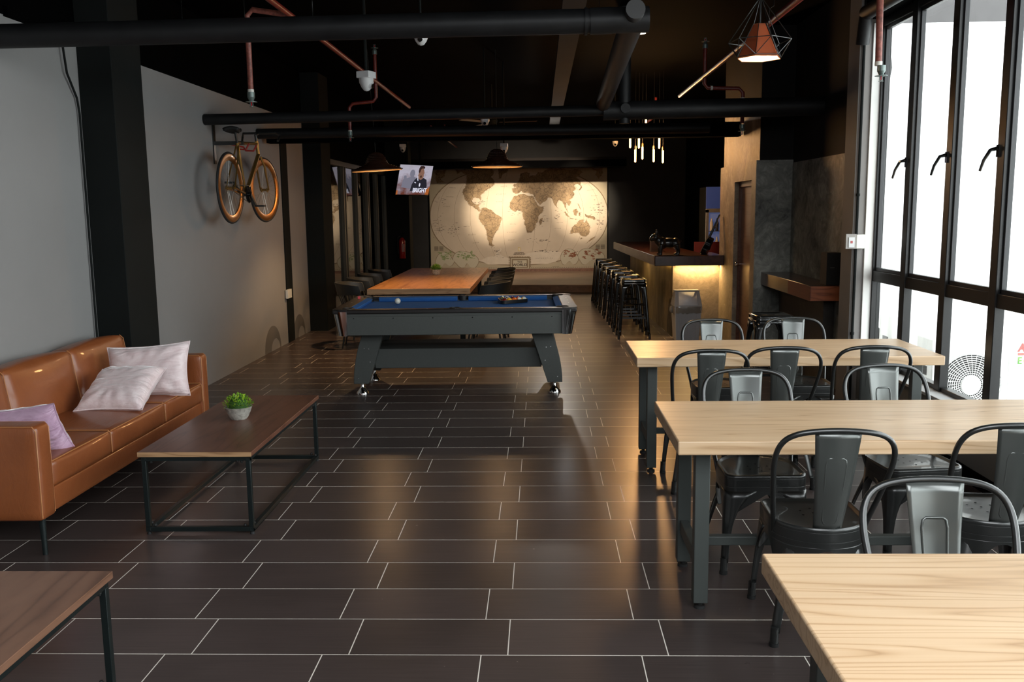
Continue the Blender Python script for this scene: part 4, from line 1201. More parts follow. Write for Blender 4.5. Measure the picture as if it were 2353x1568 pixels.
for k in range(48):
    a = 2 * pi * k / 48
    c, s_ = cos(a), sin(a)
    e = 6
    rx_, ry_ = .174, .157
    d = (abs(c / rx_) ** e + abs(s_ / ry_) ** e) ** (-1 / e)
    for P_, z, o in ((pts0, .442, 0), (pts1, .415, .006), (pts2, .36, .002)):
        P_.append(((d + o + Rl.uniform(0, .006)) * c, (d + o + Rl.uniform(0, .006)) * s_, z + Rl.uniform(-.012, .012) * (z < .44)))
lin.loops([pts0, pts1, pts2], cap0=False, cap1=False)
lin.sphere((-.19, -.06, .40), .035, 10, 7, sc=(.9, 1, 1.3))
lin.build('bin_liner', plain('clear crumpled liner', (.24, .22, .19), .15, 0, .3), bn)
# bulldog figure
dg = thing('dog_statue', 'black french bulldog statue standing on the bar counter', 'statue', (1.60, 11.62, 1.05), rad(180))
def dog():
    m = MB()
    for c, sc in (((-.02, 0, .152), (.13, .064, .066)), ((.065, 0, .150), (.068, .072, .080)), ((-.105, 0, .148), (.060, .064, .070)), ((.112, 0, .190), (.055, .054, .062)),
                  ((.150, 0, .222), (.060, .062, .054)), ((.192, 0, .205), (.034, .046, .036)), ((-.165, 0, .175), (.02, .014, .014))):
        m.sphere(c, 1, 20, 12, sc=sc)
    for q in (-1, 1):
        m.tube([(.080, q * .048, .13), (.088, q * .055, .07), (.086, q * .056, .02), (.087, q * .056, .001)], [.034, .024, .019, .020], 12)
        m.sphere((.100, q * .056, .012), 1, 12, 8, sc=(.028, .019, .013))
        m.tube([(-.115, q * .046, .13), (-.128, q * .052, .08), (-.140, q * .052, .045), (-.128, q * .052, .001)], [.044, .030, .017, .018], 12)
        m.sphere((-.112, q * .052, .012), 1, 12, 8, sc=(.028, .018, .013))
        m.tube([(.140, q * .036, .255), (.138, q * .046, .29), (.136, q * .052, .325)], [.024, .018, .007], 10)
    o = m.build('body', plain('black glazed resin', (.008, .009, .008), .3, 0, .2), dg)
    q = o.modifiers.new('remesh', 'REMESH'); q.mode = 'VOXEL'; q.voxel_size = .006; q.use_smooth_shade = True
    q = o.modifiers.new('smooth', 'SMOOTH'); q.iterations = 4
dog()
MB().sphere((.222, .010, .215), .007, 8, 6).sphere((.222, -.010, .215), .007, 8, 6).sphere((.190, .038, .240), .009, 8, 6).sphere((.190, -.038, .240), .009, 8, 6).build('face_details', M_GLOSS, dg)
tag(MB().box(1.50, 1.68, 12.55, 12.62, 1.05, 1.22).box(1.515, 1.665, 12.548, 12.55, 1.065, 1.205, 1).build('menu_holder', [plain('beige card', (.30, .21, .15), .6), plain('brown card', (.2, .13, .09), .6)], bevel=.002), 'small beige menu box on the bar behind the dog statue', 'menu holder')
uk = thing('ukulele', 'black ukulele leaning against the orange lit wall on the bar', 'ukulele', (2.03, 11.66, 1.053))
T = Matrix.Rotation(rad(-22), 4, 'Z') @ Matrix.Rotation(rad(25), 4, 'Y')
def ukp():
    ol = []
    for i in range(40):
        a = 2 * pi * i / 40
        r = 1 + .0
        y = .085 * sin(a) * (1 - .18 * cos(a)) * (1 - .22 * math.exp(-((cos(a) - .15) / .25) ** 2)); z = .125 - .125 * -cos(a)
        ol.append((y, z))
    b = MB().prism(ol, 0, .065, 'x', 0, T)
    b.build('body', M_GLOSS, uk, bevel=.002)
    MB().prism([(y * 1.01, z) for y, z in ol], -.006, 0, 'x', 0, T).build('soundboard', plain('spruce edge', (.30, .20, .12), .4), uk)
    MB().box(-.004, .018, -.018, .018, .24, .47, 0, T).build('neck', M_GLOSS, uk, bevel=.003)
    MB().box(-.008, .008, -.026, .026, .47, .55, 0, T).build('headstock', M_GLOSS, uk, bevel=.003)
    MB().box(-.008, -.005, -.016, .016, .20, .47, 0, T).build('fingerboard', plain('rosewood', (.05, .025, .015), .4), uk)
ukp()
# red lounge chair seen past the bulldog
rc = thing('lounge_chair', 'dark red folding chair back behind the bar counter', 'chair', (2.55, 13.25, 0), .1)
MB().loops([[(x * .27, .2 + .06 * z_ + y, z0 + z_) for x, y in ((-1, .08), (-.5, .0), (0, -.02), (.5, 0), (1, .08), (1, .095), (.5, .02), (0, 0), (-.5, .02), (-1, .095))] for z0, z_ in ((.5, 0), (.7, .0), (.9, .0), (1.14, 0))]).build('backrest', plain('dark red fabric', (.10, .006, .008), .6), rc)
MB().box(-.25, .25, -.25, .22, .45, .52).build('seat', plain('dark red fabric', (.10, .006, .008), .6), rc, bevel=.01)
for sx in (-1, 1):
    for y0, y1 in ((-.22, .25), (.22, -.25)):
        MB().tube([(sx * .27, y0, 0), (sx * .27, y1, .62)], .012, 8).build('leg', M_MET, rc)
# drinks cooler behind the door wall
fg = thing('drinks_fridge', 'upright drinks fridge with blue lit shelves behind the bar', 'fridge', (2.93, 14.25, 0))
MB().box(-.38, .38, .02, .6, 0, 1.95).build('cabinet', M_BLK2, fg, bevel=.01)
MB().box(-.38, .38, -.02, .02, 1.62, 1.95).build('header_panel', emis('blue lit sign', (.03, .07, .30), .12), fg)
fm = MB().box(-.38, -.34, -.03, .02, .1, 1.60).box(.34, .38, -.03, .02, .1, 1.60).box(-.38, .38, -.03, .02, .06, .1).box(-.38, .38, -.03, .02, 1.56, 1.62).build('door_frame', plain('silver frame', (.4, .42, .45), .25, .8), fg)
MB().box(-.34, .34, -.0, .015, .1, 1.56).build('lit_interior', emis('cool blue interior', (.10, .14, .30), .30), fg)
for k in range(5):
    sh = MB().box(-.34, .34, -.02, .0, .15 + k * .28, .16 + k * .28).build('shelf', plain('silver frame', (.4, .42, .45), .25, .8), fg)
bt = 0
for k in range(5):
    for j in range(3):
        x = -.30 + j * .085
        o = MB().lathe([(0, 0), (.026, 0), (.027, .12), (.011, .165), (.011, .19), (0, .192)], 10).build('drink_bottle', plain(('clear blue bottle', 'white bottle', 'dark bottle')[(j + k) % 3], ((.12, .2, .5), (.55, .58, .62), (.02, .02, .03))[(j + k) % 3], .15, 0, .3))
        o.location = (2.93 + x, 14.25 - .048, .16 + k * .28)
        tag(o, '%s bottle on the %s shelf of the drinks fridge' % (('blue', 'white', 'dark')[(j + k) % 3], ('bottom', 'second', 'middle', 'fourth', 'top')[k]), 'bottle', 'bottles in the drinks fridge')
# wall shelf on the right
ws = thing('wall_shelf', 'thick red brown timber wall counter beside the window pillar', 'shelf', (0, 0, 0))
MB().prism([(2.37, 8.08), (2.655, 8.06), (2.655, 9.845), (2.36, 9.845)], .815, .95, 'z').build('slab', M_SLAB, ws, bevel=.004)
MB().prism([(2.375, 8.075), (2.655, 8.055), (2.655, 8.049), (2.372, 8.069)], .818, .946, 'z').build('front_edge', M_SLABE, ws)
MB().box(2.366, 2.372, 8.06, 9.84, .818, .946).build('side_edge', wood('dark red slab edge', (.17, .038, .02), (.11, .026, .014), (.06, .015, .009), (7, 1, 7), 6, .6, .5, 0), ws)
MB().box(2.56, 2.655, 8.3, 9.84, 0, .815).build('support_block', plaster('brown plaster', (.028, .024, .02), (.07, .058, .045), .6, 1.5), ws)
tag(MB().box(2.53, 2.655, 8.15, 8.33, .951, 1.235).box(2.56, 2.60, 8.148, 8.15, 1.10, 1.106, 1).build('speaker_box', [plain('black speaker cloth', (.004, .004, .004), .8), plain('grey mark', (.1, .1, .1), .5)], bevel=.01), 'black speaker box standing on the wall counter by the pillar', 'speaker')
eb = thing('switch_box', 'white switch box clipped to the window pillar', 'switch box', (2.50, 7.33, 1.365))
MB().box(-.095, -.015, -.045, .0, -.055, .06).build('clear_cover', plain('clear plastic cover', (.32, .30, .28), .15), eb)
MB().box(-.075, -.03, -.052, -.045, -.045, .035).box(-.062, -.045, -.0535, -.052, -.012, .008, 1).build('card', [M_PLASTW, plain('red print', (.4, .08, .08), .5)], eb)
MB().box(-.01, .055, -.035, .008, -.055, .055).build('white_box', plain('cream plastic', (.66, .65, .60), .4), eb, bevel=.003)
tag(MB().tube([(2.497, 7.325, 0), (2.497, 7.325, 3.3)], .011, 8).tube([(2.497, 7.325, .62), (2.497, 7.325, .64)], .016, 8).tube([(2.497, 7.325, 1.72), (2.497, 7.325, 1.74)], .016, 8).build('conduit', M_BLK2), 'thin black conduit running up the window pillar', 'conduit')
tag(MB().tube([(-3.20, 6.40, .0), (-3.20, 6.40, 2.35), (-3.20, 6.38, 2.45), (-3.19, 6.25, 2.6), (-3.19, 6.2, 2.9)], .008, 8).build('conduit', M_BLK2), 'black conduit bending along the left wall beside the column', 'conduit')
s2 = tag(MB().box(XL + .012, XL + .045, 11.30, 11.48, .57, .68).build('wall_socket', plain('cream plastic', (.66, .65, .60), .4), bevel=.003), 'white socket on the black strip of the left wall', 'socket')
for k, (y, r, z) in enumerate(((10.72, .33, .30), (11.93, .30, .30))):        # flat grey half rings at the wall foot
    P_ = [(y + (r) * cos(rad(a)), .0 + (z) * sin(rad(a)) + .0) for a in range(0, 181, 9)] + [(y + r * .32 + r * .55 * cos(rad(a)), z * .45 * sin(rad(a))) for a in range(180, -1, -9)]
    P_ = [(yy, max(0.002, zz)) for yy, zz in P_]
    tag(MB().prism(P_, XL + .0005, XL + .0015, 'x').build('wall_arch', plain('flat grey arch', (.12, .115, .11), .75)), 'grey half ring at the foot of the left wall, %s the black strip' % ('before' if k == 0 else 'beyond'), 'wall graphic', 'grey half rings on the wall')

# ------------------------------------------------------------------ bicycle on the wall
bk = thing('bicycle', 'golden fixed gear bicycle hanging on the left wall', 'bicycle', (-2.965, 8.75, 1.885), rad(-2))
M_GOLD = plain('gold paint', (.36, .21, .06), .28, .85, .2)
M_COPP = plain('copper gold rim', (.40, .18, .05), .3, .9, .2)
RW = .335
def wheel(y0, st=0):
    RS = Matrix.Translation((0, y0, 0)) @ Matrix.Rotation(rad(st), 4, 'Z') @ Matrix.Translation((0, -y0, 0))
    def turned(mb):
        mb.v = [tuple(RS @ Vector(p)) for p in mb.v]
        return mb
    T = Matrix.Translation((0, y0, 0)) @ Matrix.Rotation(pi / 2, 4, 'Y')
    w = turned(MB().lathe([(RW - .075, -.006), (RW - .06, -.011), (RW - .03, -.0125), (RW - .012, -.010), (RW - .012, .010), (RW - .03, .0125), (RW - .06, .011), (RW - .075, .006), (RW - .075, -.006)], 64, T=T, caps=False)).build('wheel_rim', M_COPP, bk)
    turned(MB().tube([(0, y0 + (RW - .006) * cos(2 * pi * k / 56), (RW - .006) * sin(2 * pi * k / 56)) for k in range(56)], .0125, 8, closed=True)).build('tyre', M_RUB, w)
    s_ = MB()
    for k in range(24):
        a = 2 * pi * k / 24; b = a + (.55 if k % 2 else -.55); side = .028 if k % 4 < 2 else -.028
        s_.tube([(side, y0 + .022 * cos(b), .022 * sin(b)), (0, y0 + (RW - .07) * cos(a), (RW - .07) * sin(a))], .0012, 4)
    turned(s_).build('spokes', plain('dull steel spokes', (.35, .33, .30), .35, .9), w)
    MB().tube([(-.045, y0, 0), (.045, y0, 0)], .014, 12).tube([(-.033, y0, 0), (-.027, y0, 0)], .026, 14).tube([(.027, y0, 0), (.033, y0, 0)], .026, 14).build('hub', M_GOLD, w)
wheel(0); wheel(.98, -7)
BB = (0, .40, -.055); ST = (0, .245, .44); HT = (0, .805, .47); HB = (0, .835, .36); FK = (0, .865, .28)
MB().tube([BB, ST], .0155, 10).build('seat_tube', M_GOLD, bk)
MB().tube([ST, HT], .0155, 10).build('top_tube', M_GOLD, bk)
MB().tube([BB, HB], .021, 10).build('down_tube', M_GOLD, bk)
MB().tube([(0, .80, .50), HB], .018, 10).build('head_tube', M_GOLD, bk)
for s_ in (-1, 1):
    MB().tube([(s_ * .012, .25, .42), (s_ * .045, .0, .0)], .0075, 8).build('seat_stay', M_GOLD, bk)
    MB().tube([(s_ * .02, .38, -.05), (s_ * .045, .0, .0)], .0095, 8).build('chain_stay', M_GOLD, bk)
    MB().tube([(s_ * .02, .845, .34), (s_ * .042, .88, .25), (s_ * .045, .98, 0)], [.013, .012, .008], 8).build('fork_blade', M_GOLD, bk)
MB().tube([ST, (0, .20, .57)], .013, 10).build('seat_post', M_MET, bk)
MB().grid(lambda u, v: ((v - .5) * (.13 * (1 - u) ** 1.2 + .035), .09 + .26 * u, .59 - .02 * sin(pi * u) - .02 * (2 * v - 1) ** 2), 12, 8).build('saddle', M_RUB, bk, solid=.03)
MB().tube([(0, .80, .50), (0, .785, .56)], .016, 10).tube([(0, .785, .56), (0, .85, .575)], .014, 10).build('stem', M_MET, bk)
MB().tube([(-.20, .93, .50), (-.20, .96, .56), (-.17, .90, .585), (0, .85, .58), (.17, .90, .585), (.20, .96, .56), (.20, .88, .50)], .012, 8).build('handlebar', M_MET, bk)
MB().tube([(.030, BB[1], BB[2]), (.036, BB[1], BB[2])], .085, 28).tube([(-.05, BB[1], BB[2]), (.05, BB[1], BB[2])], .02, 12).build('chainring', M_GLOSS, bk)
MB().bar((.05, .40, -.055), (.06, .52, -.17), .016, .024).bar((-.05, .40, -.055), (-.06, .28, .06), .016, .024).build('crank_arms', M_MET, bk)
MB().bar((.06, .52, -.17), (.15, .52, -.17), .07, .018).build('pedal', M_RUB, bk)
MB().bar((-.06, .28, .06), (-.15, .28, .06), .07, .018).build('pedal', M_RUB, bk)
MB().tube([(.033, .40 + .085, -.055), (.033, .40, .03), (.033, .0, .032), (.033, -.032, 0), (.033, 0, -.032), (.033, .40, -.140)], .004, 6).build('chain', M_MET, bk)
wb = thing('wall_bracket', 'black wall bracket with red hooks holding up the bicycle', 'bracket', (XL, 9.08, 2.33))
MB().box(0, .012, -.03, .03, -.20, .20).build('wall_plate', M_MET, wb)
MB().box(.0, .30, -.02, .02, -.018, .018).build('arm', M_MET, wb)
for s_ in (-1, 1):
    MB().tube([(.16, .0 + .02, -.01), (.20, s_ * .12 + .18, -.02), (.22, s_ * .12 + .18, -.055), (.30, s_ * .12 + .18, -.06), (.335, s_ * .12 + .18, 0)], .009, 8).build('hook', plain('red rubber hook', (.30, .02, .015), .5), wb)

# ------------------------------------------------------------------ ceiling services
def top(mb, name, mat, label, cat, group=None, **k): return tag(mb.build(name, mat, **k), label, cat, group)
d1 = thing('air_duct', 'large black round duct crossing the ceiling nearest the viewer', 'duct')
MB().tube([(-3.21, 5.2, 2.645), (.30, 5.2, 2.668)], .066, 24).build('main_pipe', M_DUCT, d1)
MB().tube([(.28, 5.2, 2.667), (.40, 5.2, 2.67)], .071, 24).tube([(.25, 5.2, 2.667), (.265, 5.2, 2.667)], .073, 24).build('coupling', M_DUCT, d1)
MB().tube([(.38, 5.2, 2.67), (.60, 5.2, 2.672)], .069, 24).build('elbow', M_DUCT, d1)
MB().tube([(.515, 5.06, 2.70), (.515, 5.2, 2.69)], .052, 24).build('end_cap', plain('grey black cap', (.028, .027, .027), .5), d1)
MB().tube([(.515, 5.2, 2.672), (.545, 6.6, 2.65), (.60, 8.82, 2.62)], .068, 24).build('branch_pipe', M_DUCT, d1)
for x in (-1.98, -1.63, -1.25, .33):
    MB().tube([(x, 5.2, 2.72), (x, 5.2, H)], .0025, 5).build('hanger_rod', M_CHROME, d1)
d2 = thing('air_duct', 'black round pipe spanning the room above the bicycle', 'duct')
MB().tube([(-3.21, 8.85, 2.537), (.62, 8.85, 2.565)], .052, 20).build('main_pipe', M_DUCT, d2)
MB().tube([(.60, 8.85, 2.56), (2.655, 8.85, 2.575)], .088, 24).build('main_pipe', M_DUCT, d2)
MB().tube([(.80, 8.85, 2.56), (.80, 8.85, H - .002)], .06, 16).build('riser', M_DUCT, d2)
MB().tube([(.80, 8.85, 2.57), (.80, 8.85, 2.44)], .05, 16).tube([(.80, 8.76, 2.57), (.80, 8.72, 2.57)], .045, 16).build('cleanout', M_DUCT, d2)
top(MB().tube([(-3.21, 10.5, 2.535), (1.9, 10.5, 2.525)], .058, 20), 'air_duct', M_DUCT, 'black round pipe just behind the pipe above the bicycle', 'duct')
top(MB().box(-3.15, 2.28, 10.62, 10.78, 2.44, 2.60), 'ceiling_beam', M_BLACK, 'black boxed beam ending at the orange lit wall', 'beam')
top(MB().box(-3.4, 1.9, 20.4, 20.6, 2.55, 2.70).box(-3.4, 1.9, 20.42, 20.58, 2.70, 2.76, 1), 'ceiling_beam', [M_BLACK, M_GREYCEIL], 'black beam with lighter top in front of the world map', 'beam')
top(MB().box(.17, .34, 2.5, 19.8, 3.10, 3.16), 'lighting_tray', M_GREYCEIL, 'long grey brown lighting tray running down the ceiling', 'tray')
struct('trim_10', MB().tube([(XW - .09, -2, 3.08), (XW - .09, 7.2, 3.08)], .055, 14).tube([(XW - .09, 7.2, 3.08), (XW - .09, 7.26, 2.86)], .05, 14), M_DUCT)
def sprinkler(mb, x, y, z, up=False, m=1):
    s_ = -1 if not up else 1
    mb.tube([(x, y, z - s_ * .10), (x, y, z - s_ * .065)], .026, 14, m)
    mb.tube([(x, y, z - s_ * .065), (x, y, z - s_ * .04)], [.026, .014], 12, m)
    mb.lathe([(.012, 0), (.04, s_ * .004), (.04, s_ * .007), (.01, s_ * .004)], 16, m, c=(x, y, z - s_ * .04))
    mb.tube([(x - .008, y, z - s_ * .035), (x - .010, y, z - s_ * .012), (x, y, z - s_ * .004)], .003, 6, m)
    mb.tube([(x + .008, y, z - s_ * .035), (x + .010, y, z - s_ * .012), (x, y, z - s_ * .004)], .003, 6, m)
    mb.tube([(x, y, z - s_ * .035), (x, y, z - s_ * .008)], .0035, 6, 2)
    mb.lathe([(0, 0), (.016, 0), (.016, s_ * .002), (0, s_ * .002)], 14, m, c=(x, y, z - s_ * .002))
M_ZINC = plain('galvanised fitting', (.16, .20, .19), .4, .6)
M_BULBR = plain('red glass bulb', (.5, .02, .03), .2)
M_TAPE = plain('white thread tape', (.7, .68, .62), .6)
def pipe_thing(label, build, parts=None):
    t = thing('sprinkler_pipe', label, 'sprinkler pipe', group='red sprinkler pipes')
    for n_, m_, mt_ in build: m_.build(n_, mt_, t)
    return t
sa = MB(); sprinkler(sa, -2.02, 9.86, 2.39)
sb = MB(); sprinkler(sb, -1.73, 9.86, 3.38, True)
pipe_thing('red sprinkler pipe along the ceiling on the left, with drop and upright head', [
    ('main_pipe', MB().tube([(-1.72, 3.6, 3.0), (-1.72, 12.3, 3.0)], .021, 12), M_RED),
    ('branch_pipe', MB().tube([(-1.73, 9.86, 3.28), (-1.73, 9.86, 2.84), (-1.76, 9.86, 2.80), (-1.98, 9.86, 2.78), (-2.02, 9.86, 2.74), (-2.02, 9.86, 2.50)], .018, 12), M_RED),
    ('collar', MB().tube([(-2.02, 9.86, 2.70), (-2.02, 9.86, 2.68)], .021, 12).tube([(-2.02, 9.86, 2.505), (-2.02, 9.86, 2.49)], .021, 12), M_TAPE),
    ('sprinkler_head', sa, [M_ZINC, M_ZINC, M_BULBR]), ('sprinkler_head', sb, [M_ZINC, M_ZINC, M_BULBR])])
sc_ = MB(); sprinkler(sc_, 2.02, 9.37, 2.36)
sd = MB(); sprinkler(sd, 1.64, 9.37, 3.30, True)
pipe_thing('red sprinkler pipe along the ceiling on the right, passing behind the geometric lamp', [
    ('main_pipe', MB().tube([(1.62, 3.0, 2.93), (1.64, 11.0, 2.94)], .024, 12), M_RED),
    ('branch_pipe', MB().tube([(1.64, 9.37, 3.2), (1.64, 9.37, 2.86), (1.67, 9.37, 2.82), (1.98, 9.37, 2.81), (2.02, 9.37, 2.77), (2.02, 9.37, 2.47)], .019, 12), M_RED),
    ('collar', MB().tube([(2.02, 9.37, 2.72), (2.02, 9.37, 2.70)], .022, 12).tube([(1.70, 9.37, 2.82), (1.72, 9.37, 2.82)], .022, 12), M_TAPE),
    ('hanger', MB().tube([(1.62, 6.6, H), (1.62, 6.6, 3.02), (1.59, 6.6, 3.0), (1.59, 6.6, 2.9)], .004, 6), M_CHROME),
    ('sprinkler_head', sc_, [M_ZINC, M_ZINC, M_BULBR]), ('sprinkler_head', sd, [M_ZINC, M_ZINC, M_BULBR])])
se = MB(); sprinkler(se, -2.02, 6.5, 2.385)
pipe_thing('short red sprinkler drop hanging in front of the left grey wall', [
    ('drop_pipe', MB().tube([(-2.02, 6.5, 2.49), (-2.02, 6.5, 3.0), (-1.98, 6.5, 3.04), (-1.72, 6.5, 3.0)], .019, 12), M_RUST),
    ('collar', MB().tube([(-2.02, 6.5, 2.505), (-2.02, 6.5, 2.485)], .022, 12), M_TAPE), ('sprinkler_head', se, [M_ZINC, M_ZINC, M_BULBR])])
sf = MB(); sprinkler(sf, 2.23, 6.2, 2.45)
pipe_thing('rusty sprinkler drop hanging in front of the window', [
    ('drop_pipe', MB().tube([(2.21, 6.2, 2.56), (2.20, 6.2, 3.06), (2.15, 6.2, 3.10), (1.80, 5.9, 3.02)], .0215, 12), M_RUST),
    ('collar', MB().tube([(2.21, 6.2, 2.575), (2.21, 6.2, 2.55)], .0235, 12), M_TAPE), ('sprinkler_head', sf, [M_ZINC, M_ZINC, M_BULBR])])
pipe_thing('far red sprinkler pipe above the oak table', [('main_pipe', MB().tube([(-1.78, 15.2, 3.0), (-1.82, 20.3, 3.0)], .021, 10), M_RED), ('branch_pipe', MB().tube([(-1.8, 17.6, 3.25), (-1.8, 17.6, 3.0), (-1.3, 17.6, 3.0)], .018, 10), M_RED), ('hanger', MB().tube([(-1.8, 16.2, H), (-1.8, 16.2, 2.99)], .004, 6), M_CHROME)])
pipe_thing('far red sprinkler branch above the hanging tube bulbs', [('main_pipe', MB().tube([(1.66, 12.6, 2.94), (1.60, 17, 2.94)], .021, 10), M_RED), ('branch_pipe', MB().tube([(1.66, 13.4, 3.2), (1.66, 13.4, 2.92), (2.35, 13.4, 2.92)], .018, 10), M_RED)])
# dome cameras
def cctv(label, x, y, z, s=1, boxed=True, rz=0):
    t = thing('security_camera', label, 'security camera', (x, y, z), rz, 'white dome security cameras')
    if boxed: MB().box(-.055, .055, -.055, .055, .035, .085).build('mounting_box', M_PLASTW, t, bevel=.004)
    MB().lathe([(0, .04), (.052, .04), (.056, .03), (.054, .0), (.047, -.012), (.04, -.03), (.022, -.055), (0, -.062)], 26).build('dome', M_PLASTW, t)
    MB().sphere((0, -.030, -.018), .026, 18, 10, m=0).lathe([(.014, 0), (.018, .003), (.0, .004)], 14, 1, T=Matrix.Translation((0, -.054, -.026)) @ Matrix.Rotation(pi / 2 + .3, 4, 'X')).build('camera_eye', [M_PLASTW, M_LENS], t)
    MB().tube([(0, 0, .08), (0, 0, (H - z) / s)], .012 if boxed else .008, 8).build('drop_rod', M_BLK2, t)
    t.scale = (s, s, s)
    return t
cctv('white dome camera hanging below the nearest black duct', -.74, 5.9, 2.73, .88, False)
cctv('white dome camera with square box over the red left pipe', -1.39, 7.5, 2.67, 1.05, True, 1.2)
cctv('white dome camera half hidden above the middle pipes', -.64, 10.9, 2.67, .95, False)
cctv('white dome camera with box beside the woven lamp over the oak table', -.46, 11.9, 2.41, .9, True)
cctv('small far white camera above the television', -2.37, 16, 2.70, .95, True)
cctv('small far white camera to the left of the hanging tube bulbs', 1.13, 14, 2.61, .8, False)
# geometric pendant lamp
gp = thing('pendant_lamp', 'lit geometric pendant with black wire cage and brown hexagonal shade', 'pendant lamp', (1.46, 6.3, 2.62))
def hexa(r, z, off=0, n=6): return [(r * cos(rad(60 * k + off)), r * sin(rad(60 * k + off)), z) for k in range(n)]
m_sh, nt_, b_ = nt_new('brown lampshade fabric')
b_.inputs['Base Color'].default_value = (.42, .15, .07, 1); b_.inputs['Roughness'].default_value = .8
b_.inputs['Transmission Weight'].default_value = 0
g_ = G(nt_)
tl_ = g_.n('ShaderNodeBsdfTranslucent'); tl_.inputs[0].default_value = (.80, .30, .13, 1)
mx_ = g_.n('ShaderNodeMixShader'); mx_.inputs[0].default_value = .6
g_.l(b_.outputs[0], mx_.inputs[1]); g_.l(tl_.outputs[0], mx_.inputs[2]); g_.l(mx_.outputs[0], nt_.nodes['Material Output'].inputs[0])
MB().loops([hexa(.148, .0, 8), hexa(.045, .222, 8)], cap0=False, cap1=False).build('lampshade', m_sh, gp, angle=20)
MB().loops([hexa(.142, .002, 8), hexa(.042, .215, 8)], cap0=False).build('shade_lining', plain('cream lining', (.85, .78, .66), .7), gp, angle=20)
cg = MB()
A_, B_, Cc = hexa(.150, .012, 8), hexa(.205, .115, 38), (0, 0, .40)
for k in range(6):
    cg.tube([A_[k], A_[(k + 1) % 6]], .0028, 6).tube([B_[k], B_[(k + 1) % 6]], .0028, 6).tube([A_[k], B_[k]], .0028, 6).tube([A_[(k + 1) % 6], B_[k]], .0028, 6).tube([B_[k], Cc], .0024, 6).tube([A_[k], (.045 * cos(rad(60 * k + 8)), .045 * sin(rad(60 * k + 8)), .225)], .0028, 6)
cg.build('wire_cage', M_MET, gp)
MB().tube([(0, 0, .15), (0, 0, H - 2.62)], .006, 8).lathe([(.02, .14), (.02, .2)], 12).build('cord', M_RUB, gp)
MB().sphere((0, 0, .09), .033, 16, 10).build('bulb', emis('warm lamp bulb', (1, .78, .48), 14), gp)
lamp('pendant bulb light', 'POINT', (1.46, 6.3, 2.655), 8, (1, .72, .42), size=.035)
# woven pendants
def woven(label, x, y, z, tilt):
    t = thing('woven_pendant', label, 'pendant lamp', (x, y, z), 0, 'woven bell pendants over the oak table')
    t.rotation_euler = (0, tilt, .4)
    prof = [(.30, .0), (.26, .018), (.20, .04), (.14, .062), (.125, .075), (.120, .10), (.105, .14), (.08, .175), (.04, .195), (.015, .20)]
    MB().lathe(prof, 40, caps=False).build('shade', plain('dark woven cane', (.022, .010, .006), .25, .2, .3), t, solid=.004)
    w = MB()
    for i in range(len(prof) - 1):
        r0, z0 = prof[i]; r1, z1 = prof[i + 1]
        for q in (0, .5):
            r, zz = r0 + (r1 - r0) * q, z0 + (z1 - z0) * q
            n = 60
            w.tube([((r + .004 * (k % 2)) * cos(2 * pi * k / n), (r + .004 * (k % 2)) * sin(2 * pi * k / n), zz + .003) for k in range(n)], .004, 5, closed=True)
    w.build('weave_rings', plain('glossy dark cane', (.045, .016, .009), .18, .3, .4), t)
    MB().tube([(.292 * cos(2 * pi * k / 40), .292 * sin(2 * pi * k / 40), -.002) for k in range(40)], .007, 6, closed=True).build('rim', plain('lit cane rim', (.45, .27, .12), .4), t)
    MB().lathe([(.285, -.002), (.25, .012), (.19, .032), (.13, .055), (.11, .10), (.05, .16)], 36, caps=False).build('lining', plain('pale cane lining', (.55, .36, .18), .6), t)
    MB().sphere((0, 0, .075), .035, 16, 10).build('bulb', emis('warm woven bulb', (1, .62, .28), 9), t)
    c = MB().tube([(0, 0, .19), (0, 0, H - z)], .0035, 6).build('cord', M_RUB, t)
    lamp('woven pendant light', 'SPOT', (x, y, z + .03), 75, (1, .62, .30), (x, y, 0), .04, 120, .5)
    lamp('woven pendant glow', 'POINT', (x, y, z + .025), 8, (1, .62, .30), size=.03)
woven('dark woven bell pendant near the glass partition, slightly tilted', -1.92, 10.85, 2.125, rad(-3))
woven('dark woven bell pendant in line with the world map', -.51, 11.0, 2.155, 0)
# tube bulbs over the bar
BL = [(1.259, 2.565, 0, 13.0), (1.385, 2.563, 0, 13.05), (1.326, 2.367, 1, 12.95), (1.441, 2.413, 1, 13.1), (1.587, 2.369, 1, 13.0), (1.675, 2.559, 0, 13.1), (1.708, 2.35, 1, 12.95), (1.498, 2.851, 0, 13.2)]
wd = ['far left of the upper row', 'second of the upper row', 'lowest on the left', 'second from left in the lower row', 'third in the lower row', 'right end of the upper row', 'right end of the lower row', 'highest one, above the black beam']
M_FIL = emis('glowing filament tube', (1, .52, .17), 7)
for (x, z, _, y), l in zip(BL, wd):
    t = thing('tube_bulb', 'glowing tube bulb hanging over the bar, ' + l, 'hanging bulb', (x, y, z), 0, 'tube bulbs hanging over the bar')
    MB().lathe([(0, -.095), (.009, -.09), (.013, -.08), (.013, .075), (.010, .085)], 12).build('glass_tube', M_FIL, t)
    MB().lathe([(.014, .08), (.015, .12), (.009, .135), (0, .137)], 12).build('socket', plain('aged brass socket', (.15, .09, .04), .35, .7), t)
    MB().tube([(0, 0, .13), (0, 0, H - z)], .0025, 6).build('cord', M_RUB, t)
lamp('tube bulb light', 'POINT', (1.48, 12.9, 2.45), 78, (1, .52, .20), size=.16)
